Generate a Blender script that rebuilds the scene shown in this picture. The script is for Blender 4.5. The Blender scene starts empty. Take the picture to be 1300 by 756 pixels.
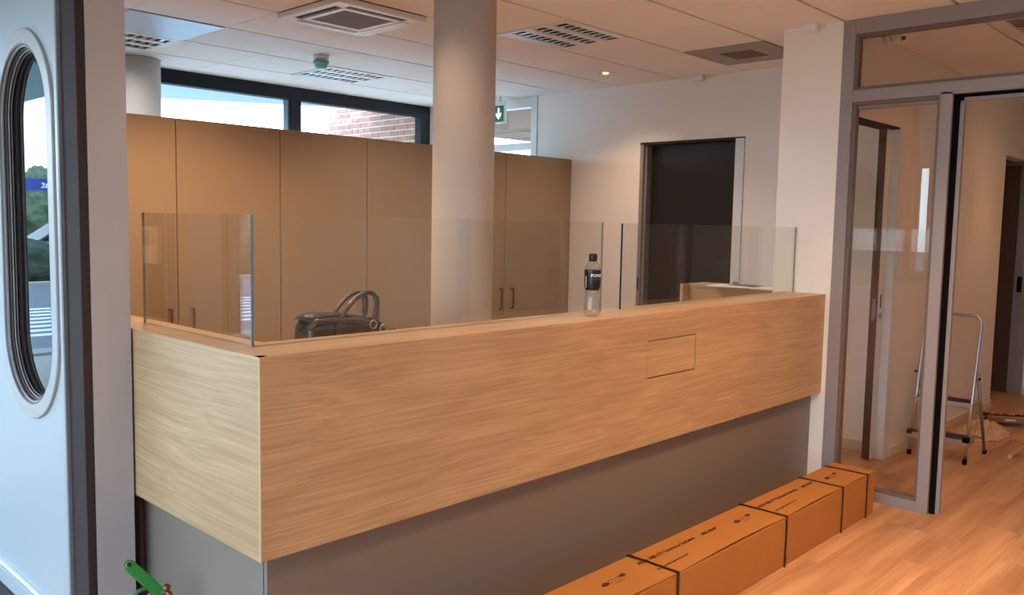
import bpy, bmesh, math, random
from mathutils import Vector, Matrix
random.seed(7)
C = bpy.context.scene.collection
S = bpy.context.scene
PI = math.pi

# ------------------------------------------------------------------ camera
F_PX, YAW, PITCH, ROLL, EYE = 1083.94, math.radians(43.474), math.radians(4.981), math.radians(1.072), 1.56
fw = Vector((math.cos(YAW)*math.cos(PITCH), math.sin(YAW)*math.cos(PITCH), -math.sin(PITCH)))
r0 = Vector((math.sin(YAW), -math.cos(YAW), 0)); u0 = r0.cross(fw)
rt = r0*math.cos(ROLL)+u0*math.sin(ROLL); up = -r0*math.sin(ROLL)+u0*math.cos(ROLL)
cam = bpy.data.cameras.new('camera'); cam.sensor_width = 36; cam.lens = F_PX/1300*36
cam.clip_start = .05; cam.clip_end = 500
co = bpy.data.objects.new('camera', cam); C.objects.link(co)
M3 = Matrix((rt, up, -fw)).transposed()
co.matrix_world = Matrix.Translation((0, 0, EYE)) @ M3.to_4x4()
S.camera = co

# ------------------------------------------------------------------ world, sun, lights, exposure
w = bpy.data.worlds.new('sky'); S.world = w; w.use_nodes = True
nt = w.node_tree; nt.nodes.clear()
def wn(t, **k):
    n = nt.nodes.new(t)
    for a, b in k.items(): setattr(n, a, b)
    return n
tc = wn('ShaderNodeTexCoord'); sep = wn('ShaderNodeSeparateXYZ'); nt.links.new(tc.outputs['Generated'], sep.inputs[0])
mp = wn('ShaderNodeMapping'); mp.inputs['Scale'].default_value = (1.2, 1.2, 4.5); nt.links.new(tc.outputs['Generated'], mp.inputs[0])
nz = wn('ShaderNodeTexNoise'); nz.inputs['Scale'].default_value = 2.2; nz.inputs['Detail'].default_value = 6; nz.inputs['Roughness'].default_value = .55
nt.links.new(mp.outputs[0], nz.inputs['Vector'])
cr = wn('ShaderNodeValToRGB'); cr.color_ramp.elements[0].position = .50; cr.color_ramp.elements[1].position = .78
nt.links.new(nz.outputs['Fac'], cr.inputs[0])
gr = wn('ShaderNodeValToRGB')
gr.color_ramp.elements[0].position = 0; gr.color_ramp.elements[0].color = (.66, .86, 1.0, 1)
gr.color_ramp.elements[1].position = .6; gr.color_ramp.elements[1].color = (.34, .58, .92, 1)
nt.links.new(sep.outputs['Z'], gr.inputs[0])
mx = wn('ShaderNodeMixRGB'); mx.inputs['Color2'].default_value = (.90, .98, 1.05, 1)
nt.links.new(cr.outputs[0], mx.inputs['Fac']); nt.links.new(gr.outputs[0], mx.inputs['Color1'])
bg = wn('ShaderNodeBackground'); bg.inputs['Strength'].default_value = 10
out = wn('ShaderNodeOutputWorld'); nt.links.new(mx.outputs[0], bg.inputs[0]); nt.links.new(bg.outputs[0], out.inputs[0])

def area(name, loc, size, power, col, rot=(0, 0, 0), sy=None, spread=PI):
    l = bpy.data.lights.new(name, 'AREA'); l.energy = power; l.color = col; l.size = size; l.spread = spread
    if sy: l.shape = 'RECTANGLE'; l.size_y = sy
    o = bpy.data.objects.new(name, l); C.objects.link(o); o.location = loc; o.rotation_euler = rot; return o
def spot(name, loc, power, col, deg=110, blend=.6, rad=.05):
    l = bpy.data.lights.new(name, 'SPOT'); l.energy = power; l.color = col; l.spot_size = math.radians(deg); l.spot_blend = blend; l.shadow_soft_size = rad
    o = bpy.data.objects.new(name, l); C.objects.link(o); o.location = loc; return o
WARM = (1, .61, .35); WARM2 = (1, .65, .40); NEUT = (.97, .96, .96)
# lobby ceiling luminaires (warm), in front of the counter and behind the camera
for x, y, p in ((1.82, .59, 14), (3.62, .59, 36), (3.62, -1.21, 10), (1.22, -2.41, 8)):
    area('lobby_light', (x, y, 2.735), .55, p, WARM, spread=math.radians(125))
# reception louvre lights and downlights
for x, y, p in ((4.22, 3.59, 16), (4.22, 5.99, 34), (2.42, 5.99, 6)): area('reception_light', (x, y, 2.735), .5, p, NEUT, spread=math.radians(140))
for x, p in ((1.82, 92), (2.42, 92), (3.62, 42), (5.42, 36)): spot('reception_downlight', (x, 4.19, 2.72), p, WARM2, 125, .8)
for x, y, p in ((1.82, 2.39, 38), (2.42, 2.99, 12), (3.62, 1.79, 28)): spot('counter_downlight', (x, y, 2.72), p, WARM2, 120, .8)
# corridor
for x, y, p in ((5.72, 1.19, 4), (7.82, 1.19, 3)): area('corridor_light', (x, y, 2.73), .5, p, (1, .46, .19), spread=math.radians(140))
spot('corridor_downlight', (7.9, 1.55, 2.73), 24, (1, .48, .18), 75, .8)
# daylight portal strength comes from the sky alone
v = S.view_settings; v.view_transform = 'Standard'; v.look = 'None'; v.exposure = 0; v.gamma = 1; v.use_curve_mapping = False
S.cycles.use_denoising = True
S.cycles.max_bounces = 10; S.cycles.transparent_max_bounces = 24; S.cycles.glossy_bounces = 6
S.cycles.sample_clamp_indirect = 6

# ------------------------------------------------------------------ materials
def lin(c):
    return tuple((x/255/12.92 if x/255 <= .04045 else ((x/255+.055)/1.055)**2.4) for x in c)+(1,)
MATS = {}
def mat(name, col=(200, 200, 200), rough=.5, metal=0, spec=.5, bump=0, bscale=40, var=0, vscale=3, coat=0, emit=None, estr=0, raw=None, rnd=0):
    if name in MATS: return MATS[name]
    m = bpy.data.materials.new(name); m.use_nodes = True; n = m.node_tree; p = n.nodes['Principled BSDF']
    c = raw+(1,) if raw else lin(col)
    p.inputs['Base Color'].default_value = c; p.inputs['Roughness'].default_value = rough; p.inputs['Metallic'].default_value = metal
    p.inputs['Specular IOR Level'].default_value = spec; p.inputs['Coat Weight'].default_value = coat
    if emit: p.inputs['Emission Color'].default_value = lin(emit); p.inputs['Emission Strength'].default_value = estr
    t = n.nodes.new('ShaderNodeTexCoord')
    last = None
    if var:
        a = n.nodes.new('ShaderNodeTexNoise'); a.inputs['Scale'].default_value = vscale; a.inputs['Detail'].default_value = 5
        n.links.new(t.outputs['Object'], a.inputs['Vector'])
        h = n.nodes.new('ShaderNodeHueSaturation'); h.inputs['Color'].default_value = c
        mr = n.nodes.new('ShaderNodeMapRange'); mr.inputs['To Min'].default_value = 1-var; mr.inputs['To Max'].default_value = 1+var
        mr.inputs['From Min'].default_value = .3; mr.inputs['From Max'].default_value = .7
        n.links.new(a.outputs['Fac'], mr.inputs['Value']); n.links.new(mr.outputs[0], h.inputs['Value']); n.links.new(h.outputs[0], p.inputs['Base Color']); last = h
    if rnd:
        oi = n.nodes.new('ShaderNodeObjectInfo'); h2 = n.nodes.new('ShaderNodeHueSaturation')
        if last: n.links.new(last.outputs[0], h2.inputs['Color'])
        else: h2.inputs['Color'].default_value = c
        mr = n.nodes.new('ShaderNodeMapRange'); mr.inputs['To Min'].default_value = 1-rnd; mr.inputs['To Max'].default_value = 1+rnd
        n.links.new(oi.outputs['Random'], mr.inputs['Value']); n.links.new(mr.outputs[0], h2.inputs['Value']); n.links.new(h2.outputs[0], p.inputs['Base Color'])
    if bump:
        b = n.nodes.new('ShaderNodeTexNoise'); b.inputs['Scale'].default_value = bscale; b.inputs['Detail'].default_value = 3
        n.links.new(t.outputs['Object'], b.inputs['Vector'])
        bb = n.nodes.new('ShaderNodeBump'); bb.inputs['Strength'].default_value = bump; bb.inputs['Distance'].default_value = .01
        n.links.new(b.outputs['Fac'], bb.inputs['Height']); n.links.new(bb.outputs[0], p.inputs['Normal'])
    MATS[name] = m; return m

def wood(name, axis, dark, mid, light, rough=.5, fine=26, rnd=False, spec=.4, knots=0, big=1.0, gw=.05, fwt=.8, bwt=.45):
    """oak grain running along the given object axis (0 x, 1 y)"""
    m = bpy.data.materials.new(name); m.use_nodes = True; n = m.node_tree; p = n.nodes['Principled BSDF']; L = n.links.new
    t = n.nodes.new('ShaderNodeTexCoord'); vec = t.outputs['Object']
    if rnd:
        oi = n.nodes.new('ShaderNodeObjectInfo'); ml = n.nodes.new('ShaderNodeVectorMath'); ml.operation = 'SCALE'; ml.inputs[0].default_value = (37, 17, 23)
        L(oi.outputs['Random'], ml.inputs['Scale']); ad = n.nodes.new('ShaderNodeVectorMath'); L(vec, ad.inputs[0]); L(ml.outputs[0], ad.inputs[1]); vec = ad.outputs[0]
    if not rnd:                                                         # slow waver of the grain lines
        wq = n.nodes.new('ShaderNodeTexNoise'); wq.inputs['Scale'].default_value = 1.2; wq.inputs['Detail'].default_value = 2; L(vec, wq.inputs['Vector'])
        sb = n.nodes.new('ShaderNodeVectorMath'); sb.operation = 'SUBTRACT'; sb.inputs[1].default_value = (.5, .5, .5); L(wq.outputs['Color'], sb.inputs[0])
        sc_ = n.nodes.new('ShaderNodeVectorMath'); sc_.operation = 'SCALE'; sc_.inputs['Scale'].default_value = .06; L(sb.outputs[0], sc_.inputs[0])
        a2 = n.nodes.new('ShaderNodeVectorMath'); L(vec, a2.inputs[0]); L(sc_.outputs[0], a2.inputs[1]); vec = a2.outputs[0]
    def noise(scale, s, det=4, dist=0, rough_=.55):
        mpn = n.nodes.new('ShaderNodeMapping'); mpn.inputs['Scale'].default_value = s; L(vec, mpn.inputs[0])
        q = n.nodes.new('ShaderNodeTexNoise'); q.inputs['Scale'].default_value = scale; q.inputs['Detail'].default_value = det; q.inputs['Distortion'].default_value = dist; q.inputs['Roughness'].default_value = rough_
        L(mpn.outputs[0], q.inputs['Vector']); return q.outputs['Fac']
    def S3(a, b): return (a, b, b) if axis == 0 else (b, a, b)
    flow = noise(1.0*big, S3(.45, 2.6), 3, .6)                          # broad cathedral field
    mul = n.nodes.new('ShaderNodeMath'); mul.operation = 'MULTIPLY'; mul.inputs[1].default_value = fine; L(flow, mul.inputs[0])
    wv = n.nodes.new('ShaderNodeMath'); wv.operation = 'SINE'; L(mul.outputs[0], wv.inputs[0])
    f2 = noise(1, S3(1.6, 120), 3)                                      # fine pores
    f3 = noise(1, S3(.8, 9), 4, .3)
    def mad(a, k, b=None):
        x = n.nodes.new('ShaderNodeMath'); x.operation = 'MULTIPLY_ADD'; L(a, x.inputs[0]); x.inputs[1].default_value = k
        if b is None: x.inputs[2].default_value = 0
        elif isinstance(b, float): x.inputs[2].default_value = b
        else: L(b, x.inputs[2])
        return x.outputs[0]
    s = mad(wv.outputs[0], gw, .0); s = mad(f2, fwt, s); s = mad(f3, bwt, s); s = mad(s, 1, 1.30/2-(fwt+bwt)/2)
    cr = n.nodes.new('ShaderNodeValToRGB'); e = cr.color_ramp.elements
    e[0].position = .48; e[0].color = lin(dark); e[1].position = .92; e[1].color = lin(light); k = e.new(.70); k.color = lin(mid)
    L(s, cr.inputs[0]); col = cr.outputs[0]
    if knots:
        kn = noise(1, S3(1.9, 6.0), 2, .5); c2 = n.nodes.new('ShaderNodeValToRGB'); c2.color_ramp.elements[0].position = .60; c2.color_ramp.elements[1].position = .76
        L(kn, c2.inputs[0]); mm = n.nodes.new('ShaderNodeMixRGB'); mm.inputs['Color2'].default_value = lin(tuple(int(x*.66) for x in dark))
        k2 = n.nodes.new('ShaderNodeMath'); k2.operation = 'MULTIPLY'; k2.inputs[1].default_value = knots; L(c2.outputs[0], k2.inputs[0])
        L(k2.outputs[0], mm.inputs['Fac']); L(col, mm.inputs['Color1']); col = mm.outputs[0]
    if rnd:
        h = n.nodes.new('ShaderNodeHueSaturation'); mr = n.nodes.new('ShaderNodeMapRange'); mr.inputs['To Min'].default_value = .9; mr.inputs['To Max'].default_value = 1.1
        L(oi.outputs['Random'], mr.inputs['Value']); L(mr.outputs[0], h.inputs['Value']); L(col, h.inputs['Color']); col = h.outputs[0]
    L(col, p.inputs['Base Color']); p.inputs['Roughness'].default_value = rough; p.inputs['Specular IOR Level'].default_value = spec
    b = n.nodes.new('ShaderNodeBump'); b.inputs['Strength'].default_value = .12; b.inputs['Distance'].default_value = .004; L(f2, b.inputs['Height']); L(b.outputs[0], p.inputs['Normal'])
    MATS[name] = m; return m

def glass(name, tint=(1, 1, 1), ior=1.5, rough=0.0):
    m = bpy.data.materials.new(name); m.use_nodes = True; n = m.node_tree; n.nodes.clear(); L = n.links.new
    o = n.nodes.new('ShaderNodeOutputMaterial'); a = n.nodes.new('ShaderNodeBsdfTransparent'); a.inputs[0].default_value = tint+(1,)
    g = n.nodes.new('ShaderNodeBsdfGlossy'); g.inputs['Roughness'].default_value = rough
    f = n.nodes.new('ShaderNodeFresnel'); x = n.nodes.new('ShaderNodeMixShader')
    ge = n.nodes.new('ShaderNodeNewGeometry'); mr = n.nodes.new('ShaderNodeMapRange')   # same reflectance leaving the sheet as entering it
    mr.inputs['To Min'].default_value = ior; mr.inputs['To Max'].default_value = 1/ior; L(ge.outputs['Backfacing'], mr.inputs['Value']); L(mr.outputs[0], f.inputs[0])
    L(f.outputs[0], x.inputs[0]); L(a.outputs[0], x.inputs[1]); L(g.outputs[0], x.inputs[2]); L(x.outputs[0], o.inputs[0]); MATS[name] = m; return m

M_wall = mat('wall_paint', (238, 234, 228), .75, bump=.06, bscale=260, var=.012, vscale=2)
M_text = mat('textured_paint', (184, 176, 176), .8, bump=.35, bscale=420)
M_ceil = mat('ceiling_tile_white', (242, 240, 236), .85, bump=.05, bscale=500, rnd=.02)
M_grid = mat('ceiling_grid_dark', (92, 82, 74), .7)
M_gridw = mat('ceiling_grid_white', (225, 225, 225), .6)
M_white = mat('white_enamel', (232, 232, 230), .35)
M_whiteframe = mat('white_frame_paint', (225, 230, 232), .4)
M_taupe = mat('taupe_laminate', (152, 132, 108), .38, bump=.03, bscale=900, var=.015, vscale=5, spec=.5)
M_taupe_edge = mat('taupe_laminate_edge', (95, 80, 64), .5)
M_bronze = mat('bronze_handle', (110, 82, 64), .35, metal=.7)
M_plinth = mat('grey_taupe_panel', (124, 114, 104), .42, bump=.02, bscale=700, spec=.5)
M_frame = mat('grey_door_frame', (146, 138, 138), .42, bump=.02, bscale=600)
M_dframe = mat('dark_grey_frame', (62, 50, 50), .75, spec=.15)
M_mframe = mat('mid_grey_frame', (128, 124, 128), .6)
M_leaf = mat('pale_door_paint', (170, 178, 184), .42, bump=.05, bscale=90)
M_ring = mat('grey_ring_paint', (170, 168, 170), .4)
M_ringd = mat('dark_ring_paint', (92, 80, 78), .45)
M_black = mat('black_rubber', (12, 11, 12), .9, spec=.1)
M_navy = mat('black_window_frame', (12, 18, 28), .6, spec=.3)
M_door_dark = mat('dark_door_leaf', (26, 22, 26), .45)
M_brown = mat('brown_door_edge', (86, 48, 32), .5)
M_skirt = mat('skirting_paint', (222, 214, 190), .5)
M_alu = mat('aluminium', (200, 200, 204), .28, metal=.95)
M_aludull = mat('dull_aluminium', (150, 146, 142), .45, metal=.8)
M_steel = mat('steel', (170, 172, 176), .3, metal=1)
M_gold = mat('mirror_reflector', (235, 215, 180), .15, metal=1)
M_cell = mat('louvre_metal', (205, 205, 205), .25, metal=.8)
M_celld = mat('louvre_shadow', (70, 66, 62), .4, metal=.3)
M_grey = mat('grey_grille', (150, 146, 142), .6)
M_dgrey = mat('dark_slot', (40, 38, 40), .6)
M_mpanel = mat('metal_ceiling_panel', (176, 184, 190), .38, metal=.55, bump=.02, bscale=300)
M_mpanel2 = mat('beige_vent_panel', (168, 156, 144), .55, metal=.2)
M_vent = mat('vent_mesh', (128, 120, 112), .7)
M_card = mat('cardboard', (172, 114, 52), .72, bump=.08, bscale=160, var=.04, vscale=6)
M_cardin = mat('cardboard_cut_edge', (208, 150, 96), .8)
M_strap = mat('dark_strapping', (34, 18, 20), .35)
M_ink = mat('print_ink', (66, 28, 14), .8)
M_leather = mat('dark_leather', (44, 24, 20), .3, bump=.25, bscale=120, var=.15, vscale=20, spec=.7, coat=.3)
M_leather2 = mat('glossy_panel_leather', (22, 20, 26), .22, bump=.4, bscale=45, var=.3, vscale=16, spec=.8, coat=.5)
M_cap = mat('bottle_cap_black', (16, 16, 18), .4)
M_label = mat('bottle_label_black', (14, 13, 15), .35)
M_labelw = mat('label_print_white', (235, 235, 235), .5)
M_labelg = mat('label_print_grey', (110, 112, 116), .5)
M_paper = mat('paper', (236, 232, 226), .8)
M_paperd = mat('printed_paper', (96, 88, 90), .8)
M_exitg = mat('exit_green', (8, 92, 66), .5, emit=(10, 110, 80), estr=.25)
M_exitw = mat('exit_white', (240, 250, 245), .5, emit=(240, 250, 245), estr=.7)
M_teal = mat('teal_detector_cap', (128, 200, 200), .35)
M_green = mat('green_lever', (38, 140, 62), .35)
M_green2 = mat('pale_green_metal', (90, 150, 120), .4, metal=.3)
M_brass = mat('brass', (150, 100, 66), .35, metal=.9)
M_mat = mat('entrance_carpet', (84, 80, 84), .95, bump=1, bscale=300, var=.35, vscale=220)
M_bag = mat('crumpled_plastic', (210, 180, 150), .25, bump=.5, bscale=40, spec=.7)
M_bristle = mat('brown_bristle', (84, 46, 34), .8, bump=1, bscale=200)
M_broomw = mat('broom_head_wood', (150, 112, 88), .55)
M_stick = mat('broom_stick_wood', (176, 124, 78), .5)
M_mortar = mat('mortar', (240, 234, 226), .95, bump=.4, bscale=150)
M_brick = mat('brick_red', (186, 134, 114), .9, bump=.6, bscale=70, var=.16, vscale=16, rnd=.22)
M_soffit = mat('pale_soffit', (176, 196, 198), .7)
M_tan = mat('tan_canopy_panel', (122, 90, 66), .7)
M_tand = mat('canopy_slot', (60, 46, 36), .7)
M_road = mat('asphalt', (112, 116, 122), .9, bump=.3, bscale=80, var=.06, vscale=3)
M_pave = mat('concrete_paving', (160, 158, 154), .9, var=.06, vscale=2)
M_gravel = mat('gravel', (176, 170, 158), .95, bump=1, bscale=50, var=.3, vscale=24)
M_grass = mat('verge_grass', (84, 104, 58), .95, bump=1, bscale=30, var=.25, vscale=6)
M_stripe = mat('road_paint', (226, 230, 232), .7)
M_hedge = mat('hedge_leaves', (62, 78, 64), .9, bump=1, bscale=12, var=.4, vscale=9)
M_tree = mat('tree_leaves', (104, 124, 98), .9, bump=1, bscale=6, var=.4, vscale=3)
M_tree2 = mat('purple_leaves', (110, 84, 96), .9, bump=1, bscale=6, var=.4, vscale=3)
M_bark = mat('bark', (70, 56, 46), .9)
M_carw = mat('white_car_paint', (225, 228, 230), .25, coat=1)
M_cars = mat('silver_car_paint', (140, 146, 154), .25, metal=.5, coat=1)
M_carg = mat('car_window', (20, 24, 28), .1)
M_tyre = mat('tyre', (22, 22, 22), .8)
M_blue = mat('street_sign_blue', (32, 62, 150), .4)
M_house = mat('house_render', (200, 190, 176), .9)
M_oak = wood('oak_laminate_along', 0, (171, 140, 105), (188, 156, 119), (203, 172, 134), .42, 42, fwt=.85, bwt=.28, gw=.055)
M_oaky = wood('oak_laminate_across', 1, (171, 140, 105), (188, 156, 119), (203, 172, 134), .42, 42, fwt=.85, bwt=.28, gw=.055)
M_floor = wood('vinyl_oak_plank', 0, (166, 121, 86), (202, 156, 116), (220, 180, 138), .36, 9, rnd=True, knots=.6, big=1.5, fwt=.3, bwt=.65, gw=.03)
M_glass = glass('clear_pane', (.99, .995, .99), 1.45)
M_gscreen = glass('screen_glass', (.965, .975, .96), 1.5)
M_gedge = mat('glass_edge_shaded', (40, 54, 52), .3, spec=.3)
M_gedgel = mat('glass_edge_lit', (150, 150, 136), .3, spec=.4)
M_part = glass('partition_glass', (.98, .97, .955), 1.6)
M_oval = mat('dark_coated_pane', (8, 8, 10), .0, spec=.5)
M_oval.node_tree.nodes['Principled BSDF'].inputs['IOR'].default_value = 1.6
M_pet = glass('clear_bottle_plastic', (.90, .91, .90), 1.5, .06)

# ------------------------------------------------------------------ helpers
def bx(bm, x0, x1, y0, y1, z0, z1, bev=0):
    b = bmesh.new()
    vs = [b.verts.new((x, y, z)) for x in (x0, x1) for y in (y0, y1) for z in (z0, z1)]
    for f in ((0, 1, 3, 2), (4, 6, 7, 5), (0, 4, 5, 1), (2, 3, 7, 6), (0, 2, 6, 4), (1, 5, 7, 3)): b.faces.new([vs[i] for i in f])
    bmesh.ops.recalc_face_normals(b, faces=b.faces)
    if bev: bmesh.ops.bevel(b, geom=b.edges[:], offset=bev, segments=2, affect='EDGES', profile=.6)
    merge(bm, b)
def merge(bm, b, mx=None):
    if mx is not None: b.transform(mx)
    me = bpy.data.meshes.new('t'); b.to_mesh(me); b.free(); bm.from_mesh(me); bpy.data.meshes.remove(me)
def box(*a, **k):
    bm = bmesh.new(); bx(bm, *a, **k); return bm
def boxes(lst, bev=0):
    bm = bmesh.new()
    for a in lst: bx(bm, *a, bev=bev)
    return bm
def tube(bm, pts, r, seg=10, caps=True, closed=False):
    pts = [Vector(p) for p in pts]; rings = []; n = len(pts)
    ref = None
    for i, p in enumerate(pts):
        if closed: d = (pts[(i+1) % n]-pts[i-1])
        else: d = (pts[min(i+1, n-1)]-pts[max(i-1, 0)])
        d.normalize()
        if ref is None: ref = d.orthogonal().normalized()
        ref = (ref-d*ref.dot(d)).normalized(); o = d.cross(ref)
        rr = r[i] if isinstance(r, (list, tuple)) else r
        rings.append([bm.verts.new(p+(ref*math.cos(2*PI*k/seg)+o*math.sin(2*PI*k/seg))*rr) for k in range(seg)])
    for i in range(n if closed else n-1):
        a, b = rings[i], rings[(i+1) % n]
        for k in range(seg): bm.faces.new((a[k], a[(k+1) % seg], b[(k+1) % seg], b[k])).smooth = True
    if caps and not closed: bm.faces.new(rings[0][::-1]); bm.faces.new(rings[-1])
    return bm
def lathe(bm, prof, c=(0, 0, 0), seg=32, smooth=True):
    rings = []
    for r, z in prof:
        rings.append([bm.verts.new((c[0]+max(r, 1e-5)*math.cos(2*PI*k/seg), c[1]+max(r, 1e-5)*math.sin(2*PI*k/seg), c[2]+z)) for k in range(seg)])
    for a, b in zip(rings, rings[1:]):
        for k in range(seg):
            f = bm.faces.new((a[k], a[(k+1) % seg], b[(k+1) % seg], b[k])); f.smooth = smooth
    return bm
def cyl(bm, c, r, z0, z1, seg=24): return lathe(bm, [(0, z0), (r, z0), (r, z1), (0, z1)], (c[0], c[1], 0), seg, False)
def prism(bm, poly, axis, a0, a1):
    """extrude a 2-D polygon along axis; poly coordinates are the other two axes in order"""
    def mk(p, a):
        if axis == 'x': return (a, p[0], p[1])
        if axis == 'y': return (p[0], a, p[1])
        return (p[0], p[1], a)
    A = [bm.verts.new(mk(p, a0)) for p in poly]; B = [bm.verts.new(mk(p, a1)) for p in poly]; n = len(poly)
    bm.faces.new(A); bm.faces.new(B[::-1])
    for i in range(n): bm.faces.new((A[i], B[i], B[(i+1) % n], A[(i+1) % n]))
    bmesh.ops.recalc_face_normals(bm, faces=bm.faces)
    return bm
def wloc(o):
    v = Vector((0, 0, 0))
    while o: v += o.location; o = o.parent
    return v
def obj(name, bm, m, parent=None, at=None, bevel=0, **props):
    """one mesh object; bm is in world coordinates"""
    me = bpy.data.meshes.new(name); bm.normal_update(); bm.to_mesh(me); bm.free()
    for x in (m if isinstance(m, (list, tuple)) else [m]): me.materials.append(x)
    o = bpy.data.objects.new(name, me); C.objects.link(o); o.parent = parent
    base = wloc(parent) if parent else Vector((0, 0, 0))
    if at is not None:
        o.location = Vector(at)-base; base = Vector(at)
    me.transform(Matrix.Translation(-base))
    if bevel:
        md = o.modifiers.new('bevel', 'BEVEL'); md.width = bevel; md.segments = 2; md.limit_method = 'ANGLE'; md.harden_normals = False
    for k, v_ in props.items(): o[k] = v_
    return o
def thing(name, label, cat, loc, group=None, kind=None):
    o = bpy.data.objects.new(name, None); o.empty_display_size = .1; C.objects.link(o); o.location = loc
    o['label'] = label; o['category'] = cat
    if group: o['group'] = group
    if kind: o['kind'] = kind
    return o
def tag(o, label, cat, group=None, kind=None):
    o['label'] = label; o['category'] = cat
    if group: o['group'] = group
    if kind: o['kind'] = kind
    return o
def struct(name, bm, m, at, label=None, cat=None):
    o = obj(name, bm, m, None, at); o['kind'] = 'structure'
    if label: o['label'] = label; o['category'] = cat
    return o
def copy_tree(o, parent=None):
    c = o.copy(); C.objects.link(c); c.parent = parent
    for ch in list(o.children): copy_tree(ch, c)
    return c
def dup(o, parent, loc):
    c = o.copy(); C.objects.link(c); c.parent = parent; c.location = loc; return c
FONT_CACHE = {}
def text_bm(s, size, bold=0, ext=.0004):
    cu = bpy.data.curves.new('t', 'FONT'); cu.body = s; cu.size = size; cu.extrude = ext; cu.offset = bold; cu.resolution_u = 2
    o = bpy.data.objects.new('t', cu); C.objects.link(o)
    bpy.context.view_layer.update()
    me = bpy.data.meshes.new_from_object(o.evaluated_get(bpy.context.evaluated_depsgraph_get()))
    bpy.data.objects.remove(o); bm = bmesh.new(); bm.from_mesh(me); return bm
def frame_m(o, ux, uy):
    ux = Vector(ux).normalized(); uy = Vector(uy).normalized(); uz = ux.cross(uy)
    m = Matrix((ux, uy, uz)).transposed().to_4x4(); m.translation = Vector(o); return m
def pane_bm(axis, p, th, a0, a1, z0, z1):
    """glass sheet: faces slot 0, shaded edges slot 1, lit edges slot 2.  axis x: plane x=p spanning y; axis y: plane y=p spanning x"""
    bm = box(p, p+th, a0, a1, z0, z1) if axis == 'x' else box(a0, a1, p, p+th, z0, z1)
    bm.normal_update(); k = 0 if axis == 'x' else 1
    for f in bm.faces: f.material_index = 0 if abs(f.normal[k]) > .5 else (1 if axis == 'y' and f.normal.x < -.5 else 2)  # left-facing edges coloured dark, others pale, as light catches them
    return bm

CEIL = 2.75
# ================================================================== SETTING
# floor: slab, planks as parts (the ones in view), the rest joined
floor = struct('floor', box(-3.1, 9.6, -4.1, 7.0, -.12, -.004), M_plinth, (0, 0, -.004), 'warm oak-look plank floor of the lobby and corridor', 'floor')
PW, PL = .196, 1.29
rest = bmesh.new(); pm = {}
for j in range(-21, 36):
    y0 = 2.2+(j-11)*PW
    off = (j*0.37*PL) % PL
    for i in range(-4, 9):
        x0 = i*PL+off; x1 = x0+PL; y1 = y0+PW
        if x1 < -3 or x0 > 9.3 or y1 > 6.9 or y0 < -4: continue
        cx0, cx1 = max(x0, -3.05), min(x1, 9.35)
        if cx1 < 1.08 and y1 > 3.55: continue
        seen = (x1 > 2.3 and .2 < y1 and y1 < 2.15 and x0 < 9.3 and (y0+y1)/2 > (x0-9)*.0)
        if seen and cx0 == x0 and cx1 == x1:
            if 'm' not in pm:
                b = box(-PL/2+.0002, PL/2-.0002, -PW/2+.0002, PW/2-.0002, -.004, 0)
                o = obj('plank', b, M_floor, floor, None); pm['m'] = o; o.location = Vector(((x0+x1)/2, (y0+y1)/2, 0))-floor.location; o.data.transform(Matrix.Translation(floor.location))
            else: dup(pm['m'], floor, Vector(((x0+x1)/2, (y0+y1)/2, 0))-floor.location)
        else: bx(rest, cx0+.0004, cx1-.0004, y0+.0004, y1-.0004, -.004, 0)
obj('plank_field', rest, M_floor, floor, kind='stuff')
tag(obj('entrance_mat', box(-2.9, 1.07, 3.56, 5.15, 0, .008, bev=.002), M_mat, None, (-.9, 4.35, 0)), 'dark speckled grey entrance carpet in front of the oval-window door', 'mat')

# ceiling: slab and tiles on the 0.6 m grid
ceil = struct('ceiling', box(-3.1, 9.6, -4.1, 7.0, CEIL+.012, CEIL+.14), M_grid, (0, 0, CEIL), 'white suspended tile ceiling on a 0.6 metre grid', 'ceiling')
GX, GY = 2.72, 2.69
special = {}
def cell(x, y): return (round((x-GX)/.6), round((y-GY)/.6))
for x0, y0, k in ((2.72, 3.89, 'ac'), (3.92, 3.29, 'lum'), (3.92, 5.69, 'lum'), (2.12, 5.69, 'lum'), (2.12, 5.09, 'panel'), (5.12, 2.69, 'vent'), (5.42, .89, 'lumc'),
                  (1.52, .29, 'l'), (3.32, .29, 'l'), (3.32, -1.51, 'l'), (.92, -2.71, 'l'), (7.52, .89, 'l')): special[cell(x0, y0)] = k
tile = None; rest = bmesh.new(); ribs = bmesh.new()
for i in range(-10, 12):
    for j in range(-12, 8):
        x0, y0 = GX+.6*i, GY+.6*j; x1, y1 = x0+.6, y0+.6
        if (i, j) in special: continue
        if x0 > 9.3 or x1 < -3 or y0 > 6.88 or y1 < -4: continue
        if x0 < 6.03 < x1 and y0 > 2.0:              # cut at the right wall
            bx(rest, x0+.002, 6.03, y0+.007, min(y1, 6.87)-.007, CEIL, CEIL+.012); continue
        if y1 > 6.87: bx(rest, x0+.002, x1-.002, y0+.007, 6.87, CEIL, CEIL+.012); continue
        if (x0 > 6.0 and y0 > 2.2): continue
        vis = x1 > 1.2 and y1 > 1.3 and x0 < 8.4
        if vis:
            if tile is None:
                tile = obj('ceiling_tile', box(-.298, .298, -.290, .290, 0, .012), M_ceil, ceil); tile.location = Vector((x0+.3, y0+.3, CEIL))-ceil.location
                tile.data.transform(Matrix.Translation(ceil.location))
            else: dup(tile, ceil, Vector((x0+.3, y0+.3, CEIL))-ceil.location)
        else: bx(rest, x0+.002, x1-.002, y0+.007, y1-.007, CEIL, CEIL+.012)
obj('tile_field', rest, M_ceil, ceil, kind='stuff')
tb = bmesh.new()
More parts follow.
